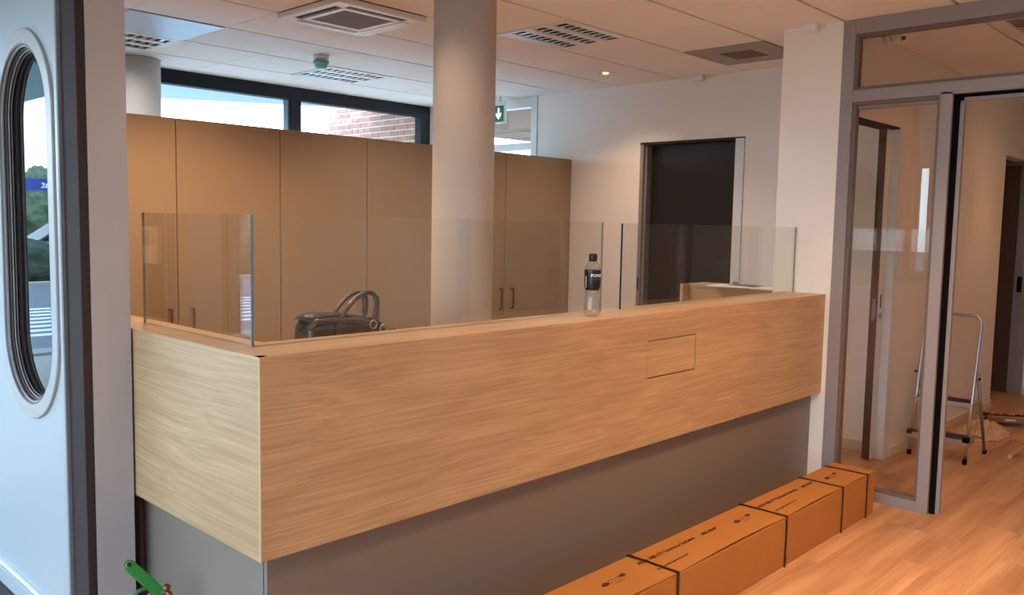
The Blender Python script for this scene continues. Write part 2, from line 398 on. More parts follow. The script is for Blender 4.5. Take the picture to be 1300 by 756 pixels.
for i in range(-9, 12): bx(tb, GX+.6*i-.0035, GX+.6*i+.0035, -4, 6.87, CEIL+.0015, CEIL+.012)
obj('ceiling_rail', tb, M_gridw, ceil)

def skirting(name, *a):
    o = obj(name, box(*a, bev=.002), M_skirt); o['kind'] = 'structure'; return o

# left wall with the oval-window door: x 1.08..1.20
wl = struct('wall_left', boxes([(1.08, 1.212, 4.35, 6.86, 0, CEIL), (1.08, 1.212, 2.95, 4.35, 2.47, CEIL), (1.085, 1.212, 2.95, 3.06, 0, 2.47)]), M_text, (1.14, 5, 0), 'rough plastered partition wall left of the counter', 'wall')
d1 = thing('door_1', 'pale blue-grey entrance door with tall oval window and grey frame', 'door', (1.12, 3.75, 0), kind='structure')
obj('door_frame', boxes([(1.062, 1.20, 3.063, 3.118, 0, 2.47), (1.055, 1.0845, 2.952, 3.063, 0, 2.52)]), M_dframe, d1, bevel=.003, label='dark grey outer frame')
obj('frame_bead', boxes([(1.05, 1.0625, 3.104, 3.112, 0, 2.47)]), M_mframe, d1, label='paler ridge')
obj('frame_bead', boxes([(1.064, 1.19, 3.118, 3.160, 0, 2.47)]), M_dframe, d1, bevel=.003, label='dark rebate')
obj('frame_bead', boxes([(1.07, 1.19, 3.142, 3.152, 0, 2.47)]), M_black, d1, label='black door seal')
obj('frame_bead', boxes([(1.068, 1.19, 3.166, 3.196, 0, 2.47)]), M_ring, d1, bevel=.004, label='pale grey stile')
obj('door_frame', boxes([(1.062, 1.20, 4.29, 4.35, 0, 2.47), (1.062, 1.2, 3.063, 4.35, 2.42, 2.47)]), M_dframe, d1, label='dark grey outer frame')
OY, OZ, HS = 3.548, 1.512, .407
def capsule(R, seg=24):
    p = []
    for k in range(seg+1): a = PI*k/seg; p.append((OY+R*math.cos(a), OZ+HS+R*math.sin(a)))
    for k in range(seg+1): a = PI+PI*k/seg; p.append((OY+R*math.cos(a), OZ-HS+R*math.sin(a)))
    return p
def cap_ring(R0, R1, x0, x1):
    """ring between capsules R0 (outer) and R1 (inner), from x0 to x1"""
    bm = bmesh.new(); A, B = capsule(R0), capsule(R1); n = len(A)
    v = [[bm.verts.new((x, q[0], q[1])) for q in P] for x, P in ((x0, A), (x0, B), (x1, B), (x1, A))]
    for s in range(4):
        for k in range(n):
            f = bm.faces.new((v[s][k], v[s][(k+1) % n], v[(s+1) % 4][(k+1) % n], v[(s+1) % 4][k])); f.smooth = s in (1, 3)
    bmesh.ops.recalc_face_normals(bm, faces=bm.faces); return bm
def holed_leaf(x0, x1, y0, y1, z0, z1, R):
    bm = bmesh.new(); A = capsule(R); n = len(A)
    def outer(p):
        dy, dz = p[0]-OY, p[1]-OZ
        t = min((y1-OY)/dy if dy > 1e-6 else 9e9, (y0-OY)/dy if dy < -1e-6 else 9e9, (z1-OZ)/dz if dz > 1e-6 else 9e9, (z0-OZ)/dz if dz < -1e-6 else 9e9)
        return (OY+dy*t, OZ+dz*t)
    P = []; 
    for k in range(n):
        P.append((A[k], outer(A[k])))
        a, b = outer(A[k]), outer(A[(k+1) % n])
        # insert the rectangle's corner where the edge changes side
        if abs(a[0]-b[0]) > 1e-5 and abs(a[1]-b[1]) > 1e-5:
            cc = min(((y, z) for y in (y0, y1) for z in (z0, z1)), key=lambda q: (q[0]-a[0])**2+(q[1]-a[1])**2+(q[0]-b[0])**2+(q[1]-b[1])**2)
            m_ = ((A[k][0]+A[(k+1) % n][0])/2, (A[k][1]+A[(k+1) % n][1])/2); P.append((m_, cc))
    n = len(P)
    for x, s in ((x0, 1), (x1, -1)):
        i_ = [bm.verts.new((x, *p[0])) for p in P]; o_ = [bm.verts.new((x, *p[1])) for p in P]
        for k in range(n): bm.faces.new((i_[k], o_[k], o_[(k+1) % n], i_[(k+1) % n]))
        if s == 1: fi, fo = i_, o_
        else:
            for k in range(n):
                bm.faces.new((fi[k], fi[(k+1) % n], i_[(k+1) % n], i_[k])); bm.faces.new((fo[k], fo[(k+1) % n], o_[(k+1) % n], o_[k]))
    bmesh.ops.recalc_face_normals(bm, faces=bm.faces); return bm
leaf = obj('door_leaf', holed_leaf(1.08, 1.15, 3.197, 4.288, .085, 2.42, .268), M_leaf, d1)
obj('outer_ring', cap_ring(.322, .268, 1.068, 1.0805), M_ring, leaf, bevel=.003, label='grey flat ring around the oval window')
obj('inner_ring', cap_ring(.268, .262, 1.07, 1.15), M_ringd, leaf)
obj('inner_ring', cap_ring(.262, .256, 1.078, 1.086), M_ring, leaf, bevel=.001)
obj('inner_ring', cap_ring(.262, .250, 1.092, 1.098), M_ringd, leaf, bevel=.001)
obj('inner_ring', cap_ring(.262, .246, 1.100, 1.104), M_ring, leaf, bevel=.001)
obj('inner_ring', cap_ring(.262, .240, 1.108, 1.114), M_ringd, leaf, bevel=.002)
pb = bmesh.new(); q = capsule(.25); prism(pb, q, 'x', 1.1145, 1.120)
obj('oval_pane', pb, M_oval, leaf, label='dark reflecting oval pane')
obj('kick_rail', boxes([(1.058, 1.08, 3.197, 4.288, .012, .078)]), M_leaf, d1, bevel=.004)
obj('kick_rail', boxes([(1.066, 1.08, 3.197, 4.288, .078, .094)]), M_white, d1, bevel=.003, label='white drip bead')

# back wall with the strip window: y 6.87..7.0
struct('wall_back', boxes([(1.08, 6.15, 6.88, 7.0, -.02, .1), (5.945, 6.15, 6.87, 7.0, .1, CEIL), (1.08, 1.6, 6.87, 7.0, .1, CEIL)]), M_wall, (3.6, 6.94, 0), 'white wall under and beside the black strip window', 'wall')
w1 = thing('window_1', 'black-framed strip window above the tall cabinets', 'window', (3.77, 6.93, .1), kind='structure')  # runs unseen to the floor, lengthened to let in more daylight
for a in ((1.6, 5.945, 6.86, 6.96, 2.635, CEIL), (1.6, 5.945, 6.86, 6.96, .1, .16)): obj('frame_rail', box(*a, bev=.004), M_navy, w1)
for a in ((5.82, 5.945, 6.861, 6.959, .16, 2.635), (4.285, 4.395, 6.861, 6.959, .16, 2.635), (2.75, 2.86, 6.861, 6.959, .16, 2.635), (1.6, 1.68, 6.861, 6.959, .16, 2.635)): obj('mullion', box(*a, bev=.004), M_navy, w1)
for a in ((4.262, 4.284, 6.872, 6.95, .16, 2.635),): obj('casement_bead', box(*a, bev=.002), mat('slate_bead', (60, 82, 92), .4), w1)
for a, b in ((1.68, 2.75), (2.86, 4.262), (4.395, 5.82)): obj('pane', box(a, b, 6.905, 6.915, .16, 2.635), M_glass, w1)

# right wall x 6.03..6.17 with dark doorway; glazed part beyond y 5.44
wr = struct('wall_right', boxes([(6.03, 6.17, 2.2, 3.28, 0, CEIL), (6.03, 6.17, 4.25, 5.43, 0, CEIL), (6.03, 6.17, 3.28, 4.25, 2.245, CEIL), (6.03, 6.17, 5.43, 6.87, 0, .1)]), M_wall, (6.1, 3.9, 0), 'white wall with the dark doorway', 'wall')
d2 = thing('door_2', 'near-black doorway with grey and white jambs in the white wall', 'door', (6.1, 3.77, 0), kind='structure')
obj('door_leaf', box(6.12, 6.16, 3.36, 4.22, .005, 2.235, bev=.002), M_door_dark, d2)
obj('jamb', boxes([(6.022, 6.14, 4.215, 4.25, 0, 2.245)]), M_frame, d2, bevel=.003, label='grey jamb')
obj('jamb', boxes([(6.05, 6.14, 4.195, 4.2155, 0, 2.235)]), M_mframe, d2, bevel=.002, label='grey stop')
wj = obj('jamb', box(6.018, 6.14, 3.283, 3.358, 0, 2.245, bev=.002), M_whiteframe, d2, label='white jamb')
b = bmesh.new(); lathe(b, [(0, 0), (.024, 0), (.024, .010), (.018, .014), (0, .014)], seg=20); b.transform(frame_m((6.019, 3.305, 1.12), (0, 1, 0), (0, 0, 1)) @ Matrix.Rotation(PI, 4, 'X'))
obj('lock_knob', b, M_aludull, wj)
obj('strike_slot', box(6.019, 6.024, 4.224, 4.242, 1.02, 1.12), M_dgrey, d2)
obj('door_head', box(6.022, 6.14, 3.283, 4.25, 2.236, 2.256, bev=.002), M_dframe, d2)
w2 = thing('window_2', 'white-framed glazing past the end of the tall cabinets', 'window', (6.1, 6.15, .1), kind='structure')
for a in ((6.02, 6.12, 5.43, 5.505, .1, CEIL), (6.02, 6.12, 6.80, 6.87, .1, CEIL)): obj('frame_post', box(*a, bev=.003), M_whiteframe, w2)
for a in ((6.02, 6.12, 5.505, 6.80, 2.655, CEIL), (6.02, 6.12, 5.505, 6.80, 2.26, 2.325)): obj('frame_rail', box(*a, bev=.003), M_whiteframe, w2)
for a in ((2.325, 2.655), (.1, 2.26)): obj('pane', box(6.065, 6.075, 5.505, 6.80, *a), M_glass, w2)

# pillar, corridor walls
struct('pillar', box(4.93, 5.19, 2.09, 2.455, 0, CEIL), M_wall, (5.06, 2.27, 0), 'white square pillar at the right end of the counter', 'pillar')
wb = struct('wall_corridor', boxes([(5.991, 8.45, 2.08, 2.2, 0, CEIL), (5.19, 5.991, 2.08, 2.2, 2.235, CEIL), (8.45, 9.3, 2.08, 2.2, 2.235, CEIL)]), M_wall, (7.2, 2.14, 0), 'long warm-lit corridor wall behind the stepladder', 'wall')
struct('wall_corridor_end', boxes([(9.3, 9.42, -1.2, 2.02, 0, CEIL), (9.3, 9.42, 2.02, 3.6, 2.26, CEIL), (9.3, 9.42, 3.1, 3.6, 0, 2.26), (8.33, 8.45, 2.2, 3.6, 0, CEIL), (8.33, 9.42, 3.6, 3.72, 0, CEIL)]), M_wall, (9.36, 1.5, 0), 'far end wall of the corridor', 'wall')
struct('wall_corridor_side', boxes([(5.0, 9.42, -1.3, -1.2, 0, CEIL)]), M_wall, (7.2, -1.25, 0), 'wall on the other side of the corridor', 'wall')
skirting('baseboard_corridor', 5.993, 8.45, 2.066, 2.08, 0, .062)
skirting('baseboard_right', 6.014, 6.03, 2.2, 3.28, 0, .072)
skirting('baseboard_end', 9.286, 9.3, -1.2, 2.02, 0, .07)
# sliding door half in its pocket
d3 = thing('door_3', 'white sliding door parked in its pocket with brown edge and lock, behind the glass', 'door', (5.9, 2.14, 0), kind='structure')
obj('door_leaf', box(5.792, 5.876, 2.131, 2.183, .008, 2.222, bev=.001), M_whiteframe, d3)
obj('leaf_edge', box(5.785, 5.792, 2.1325, 2.1815, .008, 2.222), M_brown, d3, label='brown edge of the sliding door')
obj('pocket_jamb', box(5.885, 5.991, 2.076, 2.2, 0, 2.235, bev=.001), M_whiteframe, d3, label='white pocket jamb')
obj('dark_gap', boxes([(5.877, 5.884, 2.14, 2.2, 0, 2.235), (5.19, 5.885, 2.085, 2.2, 2.224, 2.235)]), M_black, d3)  # black strips stand in for the dark gaps round the sliding leaf
obj('lock_plate', box(5.781, 5.785, 2.142, 2.166, .955, 1.10, bev=.0015), M_steel, d3, label='steel lock plate')
obj('finger_pull', box(5.828, 5.843, 2.127, 2.131, 1.04, 1.13, bev=.001), M_dgrey, d3)
b = bmesh.new(); lathe(b, [(0, 0), (.02, 0), (.02, .004), (0, .004)], seg=16); b.transform(frame_m((5.838, 2.131, .985), (1, 0, 0), (0, 0, 1)))
obj('lock_rose', b, M_aludull, d3)
# far corridor door
d4 = thing('door_4', 'dark brown door in grey frame at the far end of the corridor', 'door', (9.35, 2.5, 0), kind='structure')
obj('door_leaf', box(9.33, 9.37, 2.15, 3.04, .0005, 2.20), mat('dark_brown_leaf', (92, 68, 56), .5), d4)
jb = obj('jamb', boxes([(9.27, 9.42, 2.02, 2.085, 0, 2.26), (9.29, 9.42, 2.085, 2.15, 0, 2.26)]), M_frame, d4, bevel=.004)
obj('jamb', boxes([(9.28, 9.42, 3.04, 3.1, 0, 2.26), (9.28, 9.42, 2.15, 3.04, 2.2, 2.26)]), M_frame, d4, bevel=.004)
obj('strike_plate', box(9.262, 9.27, 2.075, 2.115, .99, 1.14), M_black, jb)

# round columns
def column(x, y, r, label):
    t = thing('column', label, 'column', (x, y, 0), kind='structure')
    obj('shaft', cyl(bmesh.new(), (x, y), r, 0, CEIL, 64), mat('column_plaster', (200, 192, 186), .8, bump=.5, bscale=300), t)
    for f in t.children[0].data.polygons: f.use_smooth = abs(f.normal.z) < .5
    b = bmesh.new(); lathe(b, [(r+.002, CEIL-.004), (r+.002, CEIL-.014), (r+.022, CEIL-.004), (r+.022, CEIL)], (x, y, 0), 48); obj('ceiling_ring', b, M_whiteframe, t)
column(2.958, 3.158, .155, 'thick round white column standing behind the long glass screen')
column(2.76, 6.60, .20, 'round white column before the strip window, left end of the cabinets')

# ------------------------------------------------------------------ lobby shell out of view
wf = struct('wall_front', boxes([(-3.1, 9.42, -4.1, -4, 0, CEIL)]), M_wall, (0, -4.05, 0), 'lobby wall behind the camera', 'wall')
struct('wall_entrance', boxes([(-3.1, 1.08, 5.2, 5.32, 2.45, CEIL), (1.0, 1.08, 5.2, 5.32, 0, 2.45), (-3.1, -2.6, 5.2, 5.32, 0, 2.45)]), M_wall, (-1, 5.26, 0), 'entrance wall beyond the oval-window door', 'wall')
w3 = thing('window_3', 'tall glazed entrance front beyond the oval-window door', 'window', (-.8, 5.26, 0), kind='structure')
for x in (-2.6, -1.42, -.24, .95): obj('frame_post', box(x, x+.05, 5.22, 5.29, 0, 2.45, bev=.003), M_mframe, w3)
obj('frame_rail', box(-2.6, 1.0, 5.215, 5.295, 2.40, 2.45), M_mframe, w3); obj('frame_rail', box(-2.6, 1.0, 5.215, 5.295, 0, .06), M_mframe, w3)
for a, b_ in ((-2.55, -1.42), (-1.37, -.24), (-.19, .95)): obj('pane', box(a, b_, 5.25, 5.258, .06, 2.40), M_glass, w3)
struct('wall_street', boxes([(-3.1, -3, -4, -1.5, 0, CEIL), (-3.1, -3, -1.5, 5.2, 2.45, CEIL), (-3.1, -3, -1.5, 5.2, 0, .1), (-3.1, -3, 4.32, 5.2, .1, 2.45), (-3.1, -3, 3.85, 4.1, .1, 2.45)]), M_wall, (-3.05, 1, 0), 'street-side lobby wall left of the camera', 'wall')
w4 = thing('window_4', 'wide street window left of the camera', 'window', (-3.05, 1.8, .1), kind='structure')
for y in (-1.5, -.2, 1.15, 2.5, 3.8, 4.1, 4.27): obj('frame_post', box(-3.09, -3.01, y, y+.05, .1, 2.45, bev=.003), M_mframe, w4)
obj('pane', box(-3.055, -3.047, -1.45, 3.85, .1, 2.45), M_glass, w4); obj('pane', box(-3.055, -3.047, 4.1, 4.32, .1, 2.45), M_glass, w4)

# ------------------------------------------------------------------ glass partition with doorway, plane x 4.93..5.0
gp = thing('glass_partition', 'grey-framed glass partition with open doorway and transom, right of the pillar', 'partition', (4.965, .2, 0), kind='structure')
X0, X1 = 4.925, 5.0
obj('post', box(X0, X1, 2.018, 2.09, 0, CEIL, bev=.003), M_frame, gp)
pr = obj('post', box(X0, 4.952, 1.485, 1.545, 0, 2.30, bev=.002), M_frame, gp)
obj('post', box(4.965, X1, 1.436, 1.545, 0, 2.30, bev=.002), M_frame, gp)
obj('gasket', box(4.951, 4.966, 1.456, 1.54, 0, 2.29), M_black, gp, label='black rubber door seal')
obj('head_rail', box(X0, X1, -2.9, 2.018, 2.665, CEIL, bev=.003), M_frame, gp)
obj('transom', box(X0, 4.952, -2.9, 2.018, 2.285, 2.352, bev=.003), M_frame, gp)
obj('transom', box(4.965, X1, -2.9, 2.018, 2.248, 2.352, bev=.003), M_frame, gp)
obj('gasket', box(4.951, 4.966, .52, 1.482, 2.268, 2.30), M_black, gp)
obj('sill_rail', box(X0, X1, 1.545, 2.018, 0, .055, bev=.003), M_frame, gp)
# beads round the panes
def beads(y0, y1, z0, z1, wd=.018, par=gp):
    for a in ((4.938, 4.99, y0, y0+wd, z0, z1), (4.938, 4.99, y1-wd, y1, z0, z1), (4.938, 4.99, y0+wd, y1-wd, z0, z0+wd), (4.938, 4.99, y0+wd, y1-wd, z1-wd, z1)):
        obj('bead', box(*a, bev=.002), mat('bead_paint', (112, 94, 84), .45), par)
beads(1.545, 2.018, .055, 2.285)
beads(-.6, 2.018, 2.352, 2.665)
obj('pane', box(4.962, 4.968, 1.56, 2.0, .07, 2.27), M_part, gp)
obj('pane', box(4.962, 4.968, -.585, 2.0, 2.367, 2.65), M_part, gp)
# door side beyond the frame: the other post and a fixed bay
obj('post', box(X0, X1, .44, .52, 0, 2.285, bev=.003), M_frame, gp)
obj('post', box(X0, X1, -.68, -.6, 0, 2.665, bev=.003), M_frame, gp)
beads(-.6, .44, .055, 2.285); obj('sill_rail', box(X0, X1, -.6, .44, 0, .055, bev=.003), M_frame, gp)
obj('pane', box(4.962, 4.968, -.585, .425, .07, 2.27), M_part, gp)
struct('wall_partition_end', box(4.925, 5.0, -4, -.68, 0, CEIL), M_wall, (4.96, -2.3, 0), 'wall closing the partition out of view', 'wall')

# ================================================================== RECEPTION COUNTER
ct = thing('reception_counter', 'L-shaped oak laminate reception counter with grey recessed base', 'counter', (3.0, 2.3, 0))
ZT, ZB = 1.175, .587
# front panel with a hatch cut into it
hx0, hx1, hz0, hz1 = 3.107, 3.501, .886, 1.057
obj('front_panel', boxes([(1.2215, hx0, 2.118, 2.150, ZB, ZT-.0), (hx1, 4.928, 2.118, 2.150, ZB, ZT), (hx0, hx1, 2.118, 2.15, ZB, hz0), (hx0, hx1, 2.118, 2.15, hz1, ZT)]), M_oak, ct, at=(1.22, 2.118, .9))
bm_ = obj('hatch', box(hx0+.002, hx1-.0055, 2.1184, 2.145, hz0+.0055, hz1-.004), M_oak, ct, at=(1.22, 2.118, .9), label='rectangular oak hatch with thin dark joint')
obj('hatch_back', box(hx0-.01, hx1+.01, 2.151, 2.16, hz0-.01, hz1+.01), M_black, ct)
obj('side_panel', box(1.22, 1.250, 2.1225, 3.6, ZB, ZT), M_oaky, ct, at=(1.22, 2.5, .9))
obj('corner_edge', box(1.2195, 1.2235, 2.1175, 2.1225, ZB, ZT), mat('pale_edge_band', (214, 178, 146), .5), ct)
obj('ledge', boxes([(1.2502, 4.928, 2.1502, 2.378, 1.145, ZT-.0002)]), M_oak, ct, at=(1.3, 2.2, 1.1), bevel=.001)
obj('ledge', boxes([(1.2502, 1.384, 2.3785, 3.6, 1.145, ZT-.0004)]), M_oaky, ct, at=(1.3, 3, 1.1), bevel=.001)
obj('inner_panel', boxes([(1.384, 4.928, 2.36, 2.378, .74, 1.145), (1.366, 1.384, 2.378, 3.6, .74, 1.145)]), M_oak, ct)
obj('soffit_board', boxes([(1.25, 4.928, 2.15, 2.36, ZB, ZB+.018), (1.25, 1.366, 2.36, 2.949, ZB, ZB+.018)]), M_oak, ct)
obj('base_panel', box(1.275, 4.928, 2.178, 2.196, 0, ZB), M_plinth, ct, label='brownish grey base panel under the long front')
obj('base_panel', box(1.272, 1.290, 2.196, 3.6, 0, ZB), M_plinth, ct, label='grey base panel under the short side')
obj('base_panel', box(1.256, 1.2715, 3.015, 3.6, 0, ZB), mat('umber_filler', (96, 78, 76), .6), ct, label='dark filler beside the wall')
obj('desk_top', boxes([(1.386, 4.9, 2.38, 2.94, .71, .738), (1.386, 2.1, 2.94, 3.6, .71, .738)]), M_oak, ct)
obj('desk_leg', boxes([(4.86, 4.9, 2.42, 2.92, 0, .71)]), M_plinth, ct)
obj('desk_leg', boxes([(2.06, 2.1, 3.1, 3.58, 0, .71)]), M_plinth, ct)
# oak cabinet at the right
oc = thing('oak_cabinet', 'low oak cabinet behind the right glass screen with papers on top', 'cabinet', (5.12, 2.8, 0))
obj('side_panel', box(5.01, 5.03, 2.458, 3.10, 0, 1.155), M_oaky, oc, bevel=.001)
obj('back_panel', box(4.93, 5.24, 3.10, 3.12, 0, 1.175), M_oak, oc, bevel=.001)
obj('body', box(5.031, 5.24, 2.458, 3.10, 0, 1.155), M_oaky, oc)
obj('top', box(5.005, 5.24, 2.458, 3.10, 1.155, 1.175, bev=.001), M_oaky, oc)

# glass screens
def screen(name, label, bm, loc):
    o = obj(name, bm, [M_gscreen, M_gedge, M_gedgel], None, loc); tag(o, label, 'glass screen', 'glass screens on the reception counter'); return o
screen('glass_screen', 'short clear glass screen on the left side ledge of the counter', pane_bm('x', 1.316, .01, 2.330, 3.09, ZT+.0005, 1.572), (1.32, 2.7, ZT))
screen('glass_screen', 'long clear glass screen running from the counter corner to the bottle', pane_bm('y', 2.315, .01, 1.316, 3.02, ZT+.0005, 1.572), (2.2, 2.32, ZT))
screen('glass_screen', 'right-hand clear glass screen on the counter, in front of the dark doorway', pane_bm('y', 2.315, .01, 3.166, 4.925, ZT+.0005, 1.568), (4.1, 2.32, ZT))

# ================================================================== TALL CABINETS (y 5.0, three double units and a filler)
def cabinet(x0, x1, filler=False):
    t = thing('tall_cabinet', '', 'cabinet', ((x0+x1)/2, 5.2, 0), 'tall taupe cabinets')
    H = 2.145
    xe = 6.028 if filler else x1
    obj('carcass', boxes([(x0+.001, xe-.001, 5.021, 5.42, .08, H-.001)]), M_taupe_edge, t)
    obj('plinth', box(x0+.001, xe-.001, 5.05, 5.07, 0, .08), M_taupe_edge, t)
    xm = (x0+x1)/2
    for a, b_, hx in ((x0, xm, xm-.055), (xm, x1, xm+.085)):
        d = obj('door', box(a+.0025, b_-.0025, 5.0, 5.02, .085, H, bev=.001), M_taupe, t)
        hb = bmesh.new()
        bx(hb, hx-.006, hx+.006, 4.965, 4.973, .835, 1.01, bev=.001); bx(hb, hx-.006, hx+.006, 4.973, 5.0, .835, .843); bx(hb, hx-.006, hx+.006, 4.973, 5.0, 1.002, 1.01)
        obj('handle', hb, M_bronze, d)
    if filler: obj('filler_panel', box(x1+.0025, 6.028, 5.004, 5.02, .0, H), M_taupe, t, label='narrow filler strip against the white wall')
    return t
for a, b_, l, f in ((1.64, 3.042, 'leftmost tall taupe double-door cabinet, behind the short glass screen', False),
                    (3.042, 4.447, 'middle tall taupe double-door cabinet, left of the big column and behind the bag', False),
                    (4.447, 5.90, 'right tall taupe double-door cabinet meeting the white wall, right of the column', True)):
    cabinet(a, b_, f)['label'] = l

# ================================================================== CEILING FITTINGS
def luminaire(x0, y0, label, parent_name='louvre_light', glow=False):
    t = thing(parent_name, label, 'ceiling light', (x0+.3, y0+.3, CEIL), 'square louvre ceiling lights')
    z = CEIL
    rows = [(y0+.06+k*.17, y0+.06+k*.17+.105) for k in range(3)]
    hs = bmesh.new(); ys = [y0+.004]+[v for r in rows for v in r]+[y0+.596]
    for k in range(0, len(ys), 2): bx(hs, x0+.004, x0+.596, ys[k], ys[k+1], z-.006, z+.012)
    for r in rows: bx(hs, x0+.004, x0+.03, r[0], r[1], z-.006, z+.012); bx(hs, x0+.57, x0+.596, r[0], r[1], z-.006, z+.012)
    obj('housing', hs, M_white, t)
    for r in rows:
        lv = bmesh.new(); bx(lv, x0+.03, x0+.57, r[0], r[1], z+.012, z+.0135)
        for f in lv.faces: f.material_index = 1
        n = 9
        for k in range(n+1):
            cx = x0+.03+.54*k/n
            prism_b = bmesh.new(); prism(prism_b, [(cx-.014, z-.004), (cx+.014, z-.004), (cx+.002, z+.010), (cx-.002, z+.010)], 'y', r[0]+.001, r[1]-.001); merge(lv, prism_b)
        o = obj('louvre_row', lv, [M_cell, M_celld], t)
    return t
luminaire(3.92, 3.29, 'square louvre ceiling light right of the column, over the counter')
luminaire(3.92, 5.69, 'square louvre ceiling light near the strip window, behind the teal detector')
luminaire(2.12, 5.69, 'louvre ceiling light at far left above the first cabinet, beside the metal panel')
luminaire(5.42, .89, 'louvre ceiling light in the corridor seen through the transom')
o = obj('metal_panel', box(2.124, 2.716, 5.094, 5.686, CEIL-.006, CEIL+.012, bev=.002), M_mpanel, None, (2.42, 5.39, CEIL)); tag(o, 'smooth bluish metal ceiling panel beside the leftmost louvre light', 'ceiling panel')
# frameless lights of the lobby, outside the view
for x, y in ((1.82, .59), (3.62, .59), (3.62, -1.21), (1.22, -2.41), (7.82, 1.19)):
    o = obj('panel_light', box(x-.298, x+.298, y-.298, y+.298, CEIL, CEIL+.012), mat('lamp_diffuser', (255, 230, 190), .6, emit=(255, 205, 150), estr=1.5), None, (x, y, CEIL))
    tag(o, 'flat square light panel in the ceiling out of view', 'ceiling light', 'flat square lobby lights')
# vent panel
t = thing('vent_panel', 'beige metal ceiling panel with darker square air vent near the pillar', 'ceiling vent', (5.42, 2.99, CEIL))
obj('panel', box(5.124, 5.716, 2.694, 3.286, CEIL-.006, CEIL+.012, bev=.002), M_mpanel2, t)
vb = bmesh.new()
for k in range(14): bx(vb, 5.30, 5.54, 2.87+k*.0175, 2.87+k*.0175+.009, CEIL-.009, CEIL-.006)
obj('vent_grille', vb, M_vent, t)
# air conditioning cassette
ac = thing('ceiling_cassette', 'white four-way air conditioning cassette with grey centre grille in the ceiling', 'air conditioner', (3.02, 4.19, CEIL))
a0, b0, sz = 2.728, 3.895, .612
def R(x0, x1, y0, y1): return (a0+x0, a0+x1, b0+y0, b0+y1)
z0, z1 = CEIL-.032, CEIL
obj('frame', boxes([(*R(0, sz, 0, .045), z0, z1), (*R(0, sz, sz-.045, sz), z0, z1), (*R(0, .045, .045, sz-.045), z0, z1), (*R(sz-.045, sz, .045, sz-.045), z0, z1),
    (*R(.10, sz-.10, .10, .135), z0, z1), (*R(.10, sz-.10, sz-.135, sz-.10), z0, z1), (*R(.10, .135, .135, sz-.135), z0, z1), (*R(sz-.135, sz-.10, .135, sz-.135), z0, z1),
    (*R(.045, .10, .045, .10), z0, z1), (*R(.045, .10, sz-.10, sz-.045), z0, z1), (*R(sz-.10, sz-.045, .045, .10), z0, z1), (*R(sz-.10, sz-.045, sz-.10, sz-.045), z0, z1)]), M_white, ac, bevel=.002)
g = bmesh.new(); bx(g, *R(.135, sz-.135, .135, sz-.135), z0+.010, z0+.014)
for f in g.faces: f.material_index = 1
for k in range(24): bx(g, *R(.14, sz-.14, .14+k*.0142, .14+k*.0142+.006), z0+.002, z0+.010)
obj('grille', g, [M_grey, M_dgrey], ac)
for a in (R(.045, .10, .10, sz-.10), R(.10, sz-.10, .045, .10), R(.10, sz-.10, sz-.10, sz-.045), R(sz-.10, sz-.045, .10, sz-.10)):
    obj('air_slot', box(*a, z0+.02, z0+.024), M_dgrey, ac)
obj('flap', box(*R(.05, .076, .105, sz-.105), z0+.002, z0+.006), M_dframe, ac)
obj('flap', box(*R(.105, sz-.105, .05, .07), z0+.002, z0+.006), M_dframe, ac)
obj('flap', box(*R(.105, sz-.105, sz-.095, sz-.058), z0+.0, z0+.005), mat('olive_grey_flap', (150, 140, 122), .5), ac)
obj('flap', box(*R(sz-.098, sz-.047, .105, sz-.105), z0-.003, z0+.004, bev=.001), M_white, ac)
# detector
t = thing('smoke_detector', 'round detector with teal cap hanging from the ceiling between cassette and strip window', 'smoke detector', (3.62, 5.39, CEIL))
b = bmesh.new(); lathe(b, [(0, 0), (.058, 0), (.058, -.022), (.05, -.03), (0, -.03)], (3.62, 5.39, CEIL), 28); obj('base', b, M_white, t)
b = bmesh.new(); lathe(b, [(.044, -.03), (.05, -.034), (.056, -.040), (.056, -.060), (.05, -.066), (.044, -.088), (.03, -.096), (0, -.098)], (3.62, 5.39, CEIL), 28); obj('cap', b, M_teal, t)
b = bmesh.new(); lathe(b, [(.057, -.045), (.0585, -.047), (.0585, -.052), (.057, -.054)], (3.62, 5.39, CEIL), 28); obj('band', b, M_green2, t)
# downlight
t = thing('downlight', 'small round recessed downlight in the ceiling before the white wall', 'ceiling light', (5.45, 4.2, CEIL))
b = bmesh.new(); lathe(b, [(.092, 0), (.090, -.006), (.072, -.007), (.066, -.004), (.066, .0)], (5.45, 4.2, CEIL), 32); obj('trim_ring', b, M_white, t)
b = bmesh.new(); lathe(b, [(.066, -.004), (.055, -.0015), (.03, -.0005), (0, -.0005)], (5.45, 4.2, CEIL), 32); obj('reflector', b, M_gold, t)
b = bmesh.new(); lathe(b, [(0, -.004), (.022, -.004), (.022, -.001), (0, -.001)], (5.45, 4.2, CEIL), 20); obj('lamp', b, mat('lamp_glow', (255, 220, 170), .5, emit=(255, 214, 150), estr=6), t)
# corner sensors
def sensor(x, y, dx, dy, label):
    t = thing('corner_sensor', label, 'sensor', (x, y, CEIL), 'small white ceiling corner sensors')
    obj('body', box(x-.035, x+.03, y-.04, y+.04, CEIL-.045, CEIL, bev=.008), M_white, t)
    obj('lens', box(x-.036*dx-.004, x+.036*dx+.004, y-.036*dy-.005, y+.036*dy+.005, CEIL-.036, CEIL-.012), M_grey, t)
    obj('mount', box(x+.03, x+.042, y-.06, y+.075, CEIL-.022, CEIL, bev=.003), M_dframe if dx else M_white, t)
sensor(5.975, 3.67, 0, 1, 'tiny white sensor where the white wall meets the ceiling, above the dark doorway')
sensor(4.885, 2.26, 0, 1, 'tiny white sensor at the top of the square pillar')
sensor(5.50, 2.02, 1, 0, 'tiny white sensor behind the transom glass in the corridor')
